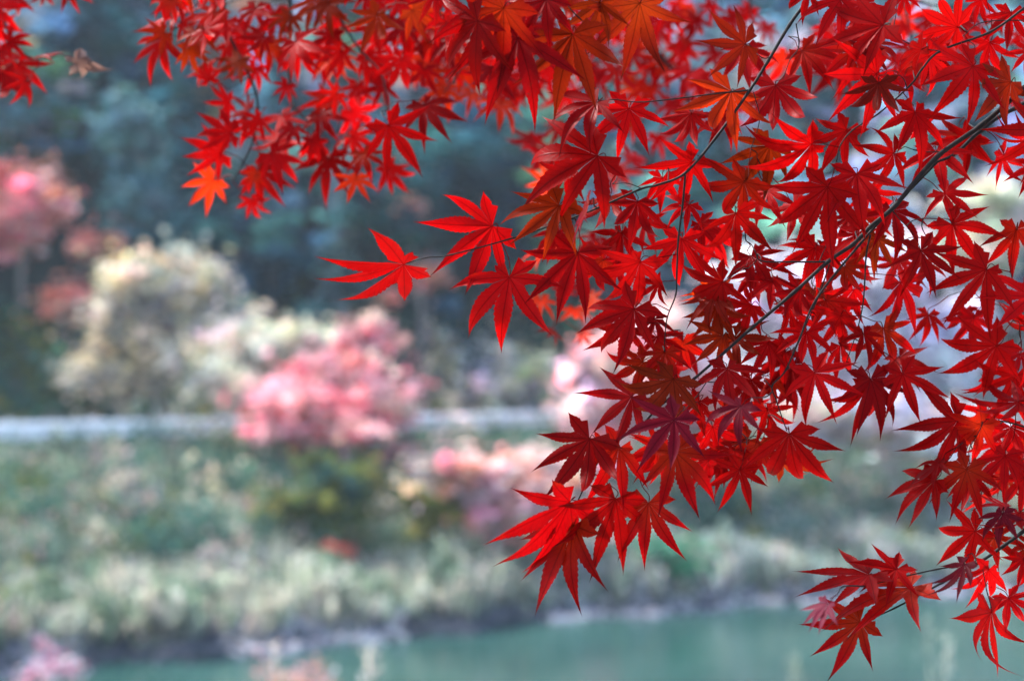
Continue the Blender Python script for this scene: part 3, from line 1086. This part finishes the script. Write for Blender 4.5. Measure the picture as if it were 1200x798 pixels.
SHARP = [
 lf(473,310,367,343,'R',1.40,w=.52,L=114,curl=.25,rs=-1,flip=False,gather=.95,rj=0), lf(577,265,503,308,'R',1.40), lf(597,325,587,413,'R',1.40,w=1), lf(677,296,650,379,'R',1.40,w=1),
 lf(655,241,597,292,'O',1.39), lf(700,183,603,228,'R',1.38,L=112), lf(737,128,722,195,'R',1.40), lf(700,120,643,167,'D',1.36,w=.6),
 lf(671,40,650,132,'O',1.35,L=98), lf(703,3,690,55,'O',1.36), lf(750,4,735,88,'B',1.37,L=90), lf(607,45,560,143,'D',1.32,L=116),
 lf(590,10,535,85,'D',1.30,L=100), lf(640,0,600,60,'D',1.33), lf(560,25,500,90,'D',1.30,L=96), lf(873,52,812,57,'B',1.38), lf(857,107,818,175,'O',1.40), lf(909,100,905,172,'R',1.41),
 lf(951,169,875,210,'R',1.39,L=92,w=.8), lf(902,171,873,216,'O',1.42,L=70), lf(872,213,835,262,'D',1.40,L=80), lf(862,250,868,312,'D',1.37,L=70),
 lf(970,219,930,300,'R',1.38,L=96,broad=1.02), lf(1004,204,1000,275,'R',1.39,L=78,broad=1.02), lf(992,153,960,200,'R',1.41), lf(1047,180,1003,210,'R',1.41,L=60),
 lf(1072,132,1080,197,'R',1.40), lf(1097,178,1098,236,'R',1.42,w=1,L=70), lf(1107,227,1141,255,'R',1.41,L=56), lf(1116,263,1160,312,'R',1.40,w=1),
 lf(1192,269,1196,323,'R',1.40,L=62), lf(1156,316,1114,378,'R',1.39,w=1), lf(1079,294,1092,352,'R',1.40,w=1,L=66), lf(1055,331,1085,388,'R',1.41,L=74),
 lf(1046,247,1055,302,'R',1.43,L=72), lf(1029,280,1018,325,'O',1.42), lf(1035,385,1058,438,'R',1.41), lf(1058,438,1072,497,'R',1.40,L=66),
 lf(1020,444,1036,516,'D',1.40,L=78), lf(1012,392,1030,432,'D',1.39,w=.6), lf(1168,405,1112,453,'R',1.40,L=80), lf(1122,493,1051,537,'R',1.40,L=88),
 lf(1194,471,1130,475,'R',1.39,L=74,w=.7), lf(1150,498,1112,546,'R',1.40,L=64), lf(1178,534,1167,586,'R',1.41), lf(1133,550,1107,606,'R',1.39,w=1,L=66),
 lf(1100,542,1065,571,'D',1.38,w=.5), lf(1096,562,1050,611,'D',1.38,w=.35,L=72), lf(1180,595,1138,588,'D',1.40,w=.5), lf(1143,622,1103,663,'R',1.39,L=66),
 lf(1196,600,1150,620,'D',1.38,w=.4,L=66), lf(1175,602,1163,642,'P',1.37,w=.5), lf(1200,560,1192,610,'R',1.41), lf(1050,667,1003,692,'R',1.40,w=.6,curl=.3,L=56), lf(1018,673,937,697,'R',1.40,w=.5,L=88,curl=.2,rj=.3,gather=.9),
 lf(1067,688,968,721,'R',1.40,w=.5,L=104,curl=.2,rj=.3,gather=.8), lf(1008,729,953,776,'R',1.40,w=.8,L=76,curl=.3,gather=.85), lf(971,707,943,740,'K',1.22,w=.3,L=46,gather=.6), lf(1158,667,1142,717,'R',1.40),
 lf(1130,660,1098,704,'P',1.32,w=.25,L=54), lf(1162,717,1151,800,'R',1.39,w=.9,L=90), lf(1199,655,1184,690,'R',1.41), lf(1212,640,1180,662,'R',1.42),
 lf(1215,160,1158,158,'R',1.40,w=.6), lf(1222,152,1163,197,'R',1.39,L=82), lf(1218,195,1188,230,'R',1.40), lf(1208,348,1155,388,'R',1.40,L=80), lf(1215,385,1175,345,'R',1.42,w=.6),
 lf(1122,32,1060,15,'R',1.40), lf(1140,78,1094,134,'R',1.38,L=82,broad=1.0), lf(1185,96,1136,148,'O',1.39), lf(1080,58,1035,80,'D',1.38,w=.7), lf(1027,87,968,143,'R',1.38,L=88,broad=1.02),
 lf(1035,30,955,47,'R',1.37,L=90,broad=1.02), lf(985,0,946,50,'R',1.39), lf(1030,97,1024,152,'B',1.36), lf(1185,15,1180,62,'R',1.42), lf(948,-10,917,13,'R',1.39), lf(1060,-5,1050,25,'D',1.42),
 lf(1150,0,1138,32,'R',1.44), lf(1088,66,1128,100,'R',1.43), lf(1205,60,1180,84,'R',1.42), lf(1010,5,1020,60,'R',1.42), lf(1075,150,1060,120,'R',1.44),
 lf(810,133,790,181,'R',1.42), lf(810,191,762,231,'R',1.41,L=68), lf(747,236,735,292,'R',1.41,w=1,L=64), lf(807,240,776,268,'R',1.42), lf(799,280,790,345,'R',1.42,L=66), lf(750,307,707,367,'D',1.40),
 lf(772,333,746,347,'R',1.42,L=38), lf(743,362,690,423,'D',1.40,L=82), lf(735,383,695,412,'D',1.41,L=60), lf(767,374,755,406,'R',1.42,L=42), lf(847,330,801,352,'R',1.40,L=72), lf(842,335,795,342,'L',1.43,w=.5), lf(838,345,820,394,'B',1.41,w=.6),
 lf(881,357,850,386,'R',1.41,L=60), lf(848,393,813,430,'O',1.41,L=62), lf(862,395,886,426,'O',1.42,L=56), lf(840,360,836,412,'O',1.42), lf(852,432,857,488,'R',1.39,L=66,broad=1.0), lf(789,444,742,501,'B',1.39,L=80),
 lf(753,424,709,454,'R',1.41,L=58), lf(779,413,768,450,'R',1.41,L=52), lf(740,465,689,500,'D',1.39,L=70), lf(691,514,645,588,'D',1.39,L=90), lf(725,525,685,588,'R',1.40,L=80), lf(790,492,742,544,'P',1.34,L=78),
 lf(791,529,814,601,'R',1.39,L=84), lf(868,476,828,518,'P',1.33,w=.6,L=60), lf(925,508,940,591,'R',1.38,w=1,L=88,broad=1.0), lf(955,437,975,495,'R',1.39,L=72,broad=1.0), lf(899,480,915,521,'R',1.43,L=48), lf(867,550,845,599,'R',1.42,L=56),
 lf(860,527,850,556,'D',1.44,L=46), lf(915,540,970,556,'O',1.47,w=.4), lf(920,412,890,446,'R',1.42,L=54), lf(985,405,1012,442,'R',1.42,L=54), lf(1015,455,1001,518,'D',1.41,w=.7), 
 lf(668,588,586,668,'R',1.38,L=108,gather=.66,w=.7,curl=.4,rj=.3), lf(672,615,631,711,'D',1.39,L=104,w=.7,gather=.66,curl=.4,rj=.3), lf(721,584,690,669,'R',1.39,L=94), lf(760,589,752,664,'R',1.40,L=80),
 lf(955,291,930,342,'R',1.43,L=62), lf(938,339,905,375,'R',1.42,L=56), lf(930,346,933,382,'R',1.43,L=44), lf(1000,340,985,384,'R',1.43), lf(985,370,960,412,'R',1.42,L=54), lf(968,352,1004,386,'R',1.43,L=54),
 lf(945,390,926,432,'R',1.42,L=54), lf(900,402,880,442,'R',1.42,L=52), lf(990,312,1010,352,'R',1.43,L=50), lf(925,362,962,395,'R',1.44,L=50), lf(905,330,895,372,'R',1.43,L=55,), lf(880,300,905,345,'R',1.44,L=60),
 lf(820,470,800,510,'R',1.43,L=48), lf(835,500,850,545,'R',1.44,L=56), lf(880,445,865,500,'R',1.45,L=60), lf(905,445,935,478,'R',1.44,L=50), lf(890,520,905,560,'R',1.44,L=48), lf(830,540,812,570,'R',1.45,L=46),
 lf(770,520,745,560,'R',1.43,L=56), lf(705,520,682,552,'R',1.42,L=46), lf(820,262,845,300,'R',1.44,L=52), lf(930,240,955,280,'R',1.44,L=60), lf(900,225,905,262,'R',1.44,L=50), lf(1020,225,1035,262,'R',1.44,L=52),
 lf(845,140,830,172,'R',1.45,L=44), lf(940,60,975,100,'R',1.47,L=60,c2=1), lf(1000,60,985,110,'R',1.44,L=62), lf(1060,90,1045,120,'R',1.45,L=44), lf(1160,50,1150,90,'R',1.45,L=52), lf(690,240,672,275,'P',1.30,w=.4,L=60),
 lf(715,230,700,275,'R',1.44,L=60), lf(665,200,640,230,'R',1.46,L=54), lf(770,395,790,432,'R',1.44,L=46), lf(800,400,812,440,'R',1.44,L=50), lf(1190,440,1160,500,'R',1.43,L=70), lf(1185,500,1195,545,'R',1.43,L=56), lf(1160,440,1128,448,'R',1.42,w=.6,L=46),
 lf(1182,700,1200,735,'R',1.42,L=46), lf(1165,630,1190,660,'R',1.43,L=46), lf(1195,415,1178,440,'R',1.42,L=44), lf(1150,580,1160,600,'R',1.43,L=44),
]

_q = random.Random(21)
for (n_, x0, x1, y0, y1, a0, a1) in ((14, 760, 1010, 250, 470, 60, 130), (9, 860, 1190, 10, 200, 50, 140), (6, 990, 1190, 300, 420, 60, 130), (6, 720, 880, 470, 560, 70, 140), (6, 1130, 1200, 430, 560, 60, 140), (6, 650, 780, 180, 330, 60, 140)):
    for _ in range(n_):
        x, y = _q.uniform(x0, x1), _q.uniform(y0, y1)
        a = R(_q.uniform(a0, a1)); s_ = _q.uniform(36, 54)
        SHARP.append(lf(x, y, x + math.cos(a) * s_, y + math.sin(a) * s_, _q.choice('RRRD'), _q.uniform(1.43, 1.55), L=s_ * _q.uniform(1.05, 1.3)))
# the sharp maple: trunk stands just outside the frame on the right
base1 = Vector((1.75, 2.1, 5.0))
tree1 = empty('maple_tree', base1)
tag(tree1, 'maple in the foreground at right with sharp red star shaped leaves on dark twigs', 'maple tree')
bA = Branch(tree1, 'long dark branch sweeping down from the right edge', 1.4, [
    ([(2350, -420), (1700, -120), (1400, 10), (1200, 103), (1150, 147), (1097, 185), (1050, 240), (1020, 266), (999, 287), (970, 307), (930, 343), (879, 386), (850, 412), (812, 445), (772, 477), (750, 500), (725, 516), (697, 547), (677, 587)], 1.9, 1.40, 34, 1.6),
    ([(1400, 35), (1200, 122), (1150, 153), (1120, 180), (1098, 190)], 1.44, 1.405, 6.5, 3),
    ([(1098, 190), (1040, 250), (1007, 287), (957, 350), (937, 397), (920, 435), (905, 452), (910, 470), (922, 505)], 1.405, 1.40, 3.6, 1.2),
    ([(1020, 275), (1015, 300), (1012, 350), (1005, 385), (990, 430)], 1.40, 1.41, 2.4, 1.0),
    ([(972, 307), (930, 307), (893, 306), (885, 295)], 1.40, 1.40, 2.4, 1.2),
    ([(972, 310), (960, 345), (945, 380)], 1.41, 1.42, 1.8, 1.2),
    ([(725, 516), (700, 514), (691, 514)], 1.40, 1.40, 1.6, 1.0),
    ([(1110, 178), (1080, 178), (1060, 172)], 1.40, 1.41, 1.5, 1.0),
    ([(850, 412), (812, 470), (775, 500)], 1.41, 1.41, 1.4, 1.0),
])
bB = Branch(tree1, 'dark branch entering at the top and crossing to the left', 1.4, [
    ([(2350, -700), (1500, -330), (1150, -200), (1000, -90), (947, 0), (925, 30), (900, 72), (878, 107), (840, 160), (803, 203), (770, 217), (750, 222), (700, 244), (667, 257), (598, 280), (527, 299), (500, 302), (475, 309)], 1.9, 1.40, 30, 1.2),
    ([(878, 106), (840, 110), (800, 115), (750, 120), (720, 117), (702, 119)], 1.40, 1.39, 2.2, 1.0),
    ([(803, 205), (800, 240), (795, 280), (793, 320), (792, 345), (782, 372), (779, 398), (779, 412)], 1.40, 1.41, 2.8, 1.0),
    ([(933, 28), (936, 55), (926, 70), (918, 92)], 1.40, 1.40, 1.5, 1.0),
    ([(905, 67), (893, 68), (880, 55)], 1.40, 1.39, 1.5, 1.0),
    ([(883, 108), (890, 140), (880, 175)], 1.40, 1.41, 1.2, .9),
    ([(752, 221), (735, 215), (718, 216)], 1.40, 1.40, 1.2, .9),
])
bC = Branch(tree1, 'thin branch running in from the top right corner', 1.4, [
    ([(2350, -560), (1600, -230), (1350, -60), (1200, 10), (1160, 38), (1102, 60), (1080, 82), (1067, 100), (1030, 133), (1000, 152), (985, 170), (980, 190)], 1.9, 1.40, 26, 1.2),
    ([(1102, 60), (1075, 56), (1040, 40), (1010, 42)], 1.40, 1.41, 1.6, .9),
    ([(1200, 24), (1150, 27), (1123, 48)], 1.42, 1.41, 1.4, 1.0),
])
bD = Branch(tree1, 'low branch reaching in from the right edge above the water', 1.4, [
    ([(2350, 250), (1700, 430), (1400, 540), (1200, 622), (1175, 640), (1147, 659), (1105, 682), (1049, 712), (1012, 728)], 1.9, 1.40, 28, 1.2),
    ([(1147, 659), (1097, 667), (1048, 678), (1015, 687)], 1.40, 1.40, 2.2, 1.0),
    ([(1150, 657), (1156, 690), (1162, 712)], 1.40, 1.39, 1.2, .9),
    ([(1300, 540), (1200, 500), (1150, 490)], 1.42, 1.40, 3.0, 1.2),
    ([(1340, 380), (1240, 330), (1200, 345)], 1.43, 1.41, 3.0, 1.2),
    ([(1400, 540), (1350, 440), (1340, 380)], 1.46, 1.43, 5, 3),
    ([(1400, 540), (1300, 540)], 1.46, 1.42, 5, 3),
])
build_branches([bA, bB, bC, bD], SHARP, base1, tree1)

# trunk and the main limbs outside the frame
def trunk(tree, base, ends, h, r=.11):
    V, Fc = [], []
    top = base + Vector((-.15, -.05, h))
    pts = catmull([base - Vector((0, 0, .15)), base + Vector((.05, .03, h * .35)), base + Vector((-.05, 0, h * .7)), top], 6)
    tube(V, Fc, pts, [r * (1.15 - .6 * i / (len(pts) - 1)) for i in range(len(pts))], 12, .05)
    for e, z in ends:
        q = base + Vector((-.03, 0, z))
        pts = catmull([q, q.lerp(e, .5) + Vector((0, 0, .06)), e], 5)
        tube(V, Fc, pts, [.045 - .025 * i / (len(pts) - 1) for i in range(len(pts))], 8, .06)
    mesh_obj('trunk', V, Fc, M_TRUNK, tree, smooth=True, offset=base)
ends1 = [(at(2350, -420, 1.9), 1.95), (at(2350, -700, 1.9), 2.2), (at(2350, -560, 1.9), 2.05), (at(2350, 250, 1.9), 1.3)]
trunk(tree1, base1, ends1, 2.7)

def unseen_shade_crown(tree, base, boxes, n, name='crown'):  # unseen crown of the maple, added outside the frame to shade the near leaves
    L = Leaves()
    rnd = random.Random(3)
    P = []
    src = [leaf_geometry(9000 + i, .8) for i in range(5)]
    V, UV, Fc = [], [], []
    k = 0
    while k < n:
        bx = rnd.choice(boxes)
        p = Vector([rnd.uniform(bx[i], bx[i + 3]) for i in range(3)])
        if p.y > .1 and abs(p.x) < p.y * .34 and abs(p.z - CAMZ) < p.y * .24: continue
        if p.length < 0: continue
        v_, u_, f_ = src[k % 5]
        s_ = rnd.uniform(.05, .075)
        rot = Matrix.Rotation(rnd.uniform(0, 6.28), 3, 'Z') @ Matrix.Rotation(rnd.uniform(-.6, .6), 3, 'X') @ Matrix.Rotation(rnd.uniform(-.6, .6), 3, 'Y')
        kk = len(V)
        V += [p + rot @ (v * s_) for v in v_]; UV += u_
        Fc += [tuple(i + kk for i in f) for f in f_]
        k += 1
    o = mesh_obj(name, V, Fc, M_LEAF, tree, smooth=True, uv=UV, offset=base)
    o.color = (.5, .004, .005, 1)
    o['kind'] = 'stuff'
unseen_shade_crown(tree1, base1, [(-2.2, -.8, CAMZ + .75, 2.6, 3.4, CAMZ + 1.7), (-1.8, -1.0, CAMZ + .6, 2.0, 1.2, CAMZ + 1.5), (-2.6, -1.2, CAMZ + 1.0, 1.2, 1.6, CAMZ + 2.3)], 1300)

# ---------------- the blurred maple behind
def bl(hx, hy, tx, ty, c='R', d=1.85, **kw):
    return lf(hx, hy, tx, ty, c, d + random.uniform(-.07, .07), **kw)
BLUR = [
 bl(-8,8,30,38), bl(15,-4,28,27), bl(38,70,80,62,w=.4), bl(20,75,40,120), bl(3,85,12,135), bl(0,60,22,95), bl(82,-14,93,19), bl(50,-10,50,12), bl(-5,30,20,60), bl(10,50,42,52), bl(30,95,8,110,'R',L=40),
 bl(217,15,156,35,w=.6), bl(192,47,168,98,L=58), bl(235,78,252,101,L=34), bl(207,0,178,18), bl(280,70,262,106,'O'), bl(253,15,225,45), bl(267,25,242,60), bl(300,10,288,45), bl(315,50,336,90), bl(337,100,323,124,'D'),
 bl(270,55,290,90), bl(350,60,372,95), bl(340,20,320,52,'O'), bl(370,0,360,45,'O'), bl(385,5,390,50,'O'), bl(230,50,212,72), bl(300,80,290,112), bl(245,95,238,68,L=30),
 bl(271,156,225,155,L=50), bl(259,180,211,187,L=52), bl(250,212,218,243,'L',L=46), bl(317,180,354,214,L=50), bl(302,200,332,240,L=52), bl(295,234,305,263,L=36), bl(300,205,287,232,L=34), bl(385,186,382,241,L=58), bl(417,210,408,243,'L',L=38), bl(370,165,360,196,L=38),
 bl(455,147,492,200,'D',1.65,L=70), bl(455,197,480,227,L=42), bl(330,135,350,163,L=44), bl(375,135,397,166,L=46), bl(415,157,421,192,L=48), bl(290,130,262,130,L=40), bl(270,120,244,126,L=42), bl(305,140,285,165), bl(425,180,440,212,L=42), bl(345,150,338,178,L=36),
 bl(497,123,523,170,'D',1.65,L=60), bl(587,123,583,152,'L',L=44), bl(553,110,545,138,'L',2.0,L=40), bl(420,100,424,136,L=42), bl(520,105,505,140,'L',2.0,L=44), bl(400,60,380,95), bl(430,65,452,100), bl(395,110,370,130), bl(450,100,432,132), bl(470,70,455,110), bl(440,30,420,60),
 bl(480,30,500,70), bl(500,60,480,100,'L',2.0), bl(540,70,560,110,'L',2.0), bl(520,20,530,60,'D',1.6), bl(560,60,545,100,'L',2.05), bl(580,80,600,115,'R',2.0), bl(470,0,450,40), bl(430,-5,445,25), bl(510,-8,490,30,'D',1.6), bl(620,90,612,130,'R',2.0), bl(640,80,650,120,'R',2.0),
 bl(610,110,590,130,'R',2.1), bl(660,150,640,175,'R',2.1), bl(625,160,603,190,'R',2.15,L=50), bl(650,178,615,205,'R',2.15,L=55), bl(640,215,612,222,'L',2.1,L=40), bl(700,90,690,130,'R',2.1), bl(760,100,750,140,'R',2.2), bl(780,70,760,110,'R',2.2), bl(740,60,755,95,'R',2.2), bl(790,120,800,160,'R',2.2),
 bl(770,30,790,60,'R',2.2), bl(800,60,790,95,'R',2.2), bl(815,20,805,55,'R',2.2), bl(835,5,830,35,'R',2.1), bl(840,60,820,85,'R',2.2), bl(820,90,835,120,'R',2.2), bl(850,130,860,165,'R',2.3), bl(800,140,822,170,'R',2.3), bl(730,20,720,60,'R',2.2), bl(690,30,680,60,'R',2.1),
 bl(640,30,620,62,'R',2.1), bl(740,140,725,170,'R',2.2), bl(770,160,780,190,'R',2.2), bl(720,200,742,225,'R',2.2,L=44), bl(740,190,748,165,'R',2.2,L=40), bl(880,10,868,40,'R',2.2), bl(900,30,888,55,'R',2.2), bl(855,20,880,42,'R',2.2), bl(875,75,890,95,'R',2.3), bl(885,115,868,140,'R',2.3),
 bl(673,362,674,382,'L',1.95,L=34), bl(690,350,700,370,'L',1.95,L=32), bl(633,352,630,378,'L',1.95,L=34), bl(648,388,640,398,'R',1.95,L=26), bl(683,392,690,405,'L',1.95,L=26), bl(650,290,618,298,'L',1.9,L=50,w=.5), bl(683,335,672,350,'R',1.95,L=26), bl(660,335,650,352,'R',2.0,L=30),
 bl(700,280,690,310,'R',2.0,L=40), bl(715,285,722,315,'R',2.0,L=40), bl(655,268,640,290,'R',2.0,L=36), bl(730,300,712,322,'R',2.0,L=36),
 bl(970,30,960,60,'R',2.0), bl(1060,30,1048,50,'R',2.0), bl(1050,70,1062,95,'R',2.0), bl(1090,20,1080,45,'R',2.0), bl(1170,20,1160,45,'R',2.0), bl(1070,85,1050,100,'R',2.0), bl(1180,110,1170,140,'R',2.0,L=40),
 bl(1140,15,1150,40,'R',2.0), bl(1195,40,1185,70,'R',1.9),
]
# extra leaves where the blurred foliage is densest
rr_ = random.Random(5)
def fill(n, x0, x1, y0, y1, d0, d1, tints, s0=32, s1=48):
    for _ in range(n):
        x, y = rr_.uniform(x0, x1), rr_.uniform(y0, y1)
        a = R(rr_.uniform(20, 160)); s = rr_.uniform(s0, s1)
        BLUR.append(lf(x, y, x + math.cos(a) * s, y + math.sin(a) * s, rr_.choice(tints), rr_.uniform(d0, d1), L=s * rr_.uniform(1.02, 1.3)))
fill(14, 190, 350, -25, 60, 1.7, 2.0, 'RRRO')
fill(26, 350, 620, -25, 85, 1.65, 2.0, 'RRRDL')
fill(12, 480, 640, 0, 110, 2.0, 2.3, 'RRL', 30, 42)
fill(18, 640, 850, -20, 110, 2.1, 2.5, 'RRRL', 30, 42)
fill(12, 420, 660, -20, 60, 1.6, 1.9, 'RRDO', 40, 54)
fill(14, 640, 900, -20, 90, 1.9, 2.3, 'RRL', 32, 44)
fill(12, 900, 1190, -20, 90, 1.8, 2.1, 'RR', 34, 46)
fill(6, 270, 450, 110, 170, 1.8, 2.0, 'RR', 30, 40)

base2 = Vector((-2.3, 3.0, 5.0))
tree2 = empty('maple_tree', base2)
tag(tree2, 'second maple with soft blurred red leaves hanging along the top left and middle', 'maple tree')
cA = Branch(tree2, 'blurred twigs in the top left corner', 1.85, [
    ([(-900, -500), (-400, -260), (-120, -80), (0, 0), (10, 40), (35, 68), (60, 68)], 2.6, 1.85, 24, 1.2),
    ([(0, 0), (-20, 50), (0, 90)], 1.86, 1.85, 3, 1.2),
    ([(-120, -80), (20, -60), (85, -30)], 1.9, 1.85, 4, 1.5),
])
cB = Branch(tree2, 'blurred branch with the left cluster of hanging leaves', 1.85, [
    ([(-900, -600), (-300, -380), (150, -240), (260, -80), (262, 0), (268, 40), (300, 110), (297, 163), (273, 213)], 2.6, 1.85, 28, 1.4),
    ([(150, -240), (320, -120), (339, 0), (339, 45), (339, 87), (345, 130)], 1.95, 1.85, 8, 1.6),
    ([(262, -20), (225, 10), (200, 40)], 1.86, 1.85, 2.4, 1.2),
    ([(320, -120), (385, -20), (400, 25), (425, 62), (447, 87), (455, 130)], 1.9, 1.82, 4, 1.6),
])
cC = Branch(tree2, 'blurred branch with orange and red leaves at the top centre', 1.9, [
    ([(-900, -700), (-100, -480), (450, -260), (560, -80), (560, 20), (540, 80), (520, 110)], 2.7, 1.9, 30, 1.4),
    ([(450, -260), (660, -120), (740, 15), (753, 40), (775, 68), (800, 97), (812, 140)], 2.1, 2.15, 9, 3),
    ([(753, 40), (720, 90), (690, 160), (670, 250), (660, 330), (650, 380)], 2.15, 1.98, 2.6, 1.2),
    ([(560, -80), (480, -10), (465, 60)], 1.92, 1.85, 3, 1.4),
])
cD = Branch(tree2, 'blurred far branch behind the top right leaves', 2.1, [
    ([(-900, -800), (200, -640), (800, -420), (1000, -120), (1060, 0), (1070, 60)], 2.8, 2.0, 30, 1.6),
    ([(1000, -120), (890, -40), (880, 40)], 2.1, 2.15, 5, 1.6),
    ([(1060, 0), (1150, 20), (1190, 60)], 2.0, 1.98, 2.6, 1.4),
])
build_branches([cA, cB, cC, cD], BLUR, base2, tree2)
ends2 = [(at(-900, -500, 2.6), 2.1), (at(-900, -600, 2.6), 2.25), (at(-900, -700, 2.7), 2.4), (at(-900, -800, 2.8), 2.55)]
trunk(tree2, base2, ends2, 3.0, .12)

# curled, dried leaf caught beside the top left leaves
def dried_leaf():
    h = at(88, 75, 1.85)
    V, UV, Fc = leaf_geometry(991, 3.4, 1.7)
    size = 56 / F * 1.85
    V = [Vector((v.x * (.62), v.y, v.z * 1.3)) * size for v in V]
    rot = Matrix.Rotation(R(72), 3, 'Y') @ Matrix.Rotation(R(55), 3, 'X')
    V = [rot @ v for v in V]
    TV, TF = [], []
    a = at(58, 68, 1.85) - h
    C = catmull([Vector((0, 0, 0)), a * .5 + Vector((0, 0, .006)), a], 5)
    tube(TV, TF, C, [.0006] * len(C), 5)
    k = len(V); V += [Vector(t) for t in TV]; UV += [(0, 0)] * len(TV)
    Fc += [tuple(i + k for i in f) for f in TF]
    o = mesh_obj('dried_leaf', V, Fc, M_LEAF, tree2, smooth=True, uv=UV)
    o.matrix_local = Matrix.Translation(h - base2)
    o.color = (.20, .13, .12, 1)
    o['label'] = 'brown and pale shrivelled leaf'
dried_leaf()

# haze over the valley
def haze():
    V, Fc = [], []
    boxv(V, Fc, (0, 60, 55), (560, 276, 118))
    m, nt, out = new_mat('valley_haze')
    pv = N(nt, 'ShaderNodeVolumePrincipled')
    pv.inputs['Color'].default_value = (.72, .88, 1.0, 1)
    pv.inputs['Density'].default_value = .0004
    pv.inputs['Anisotropy'].default_value = .2
    nt.links.new(pv.outputs[0], out.inputs['Volume'])
    o = mesh_obj('haze', V, Fc, m)
    tag(o, 'thin blue haze filling the valley', 'haze', kind='stuff')
haze()
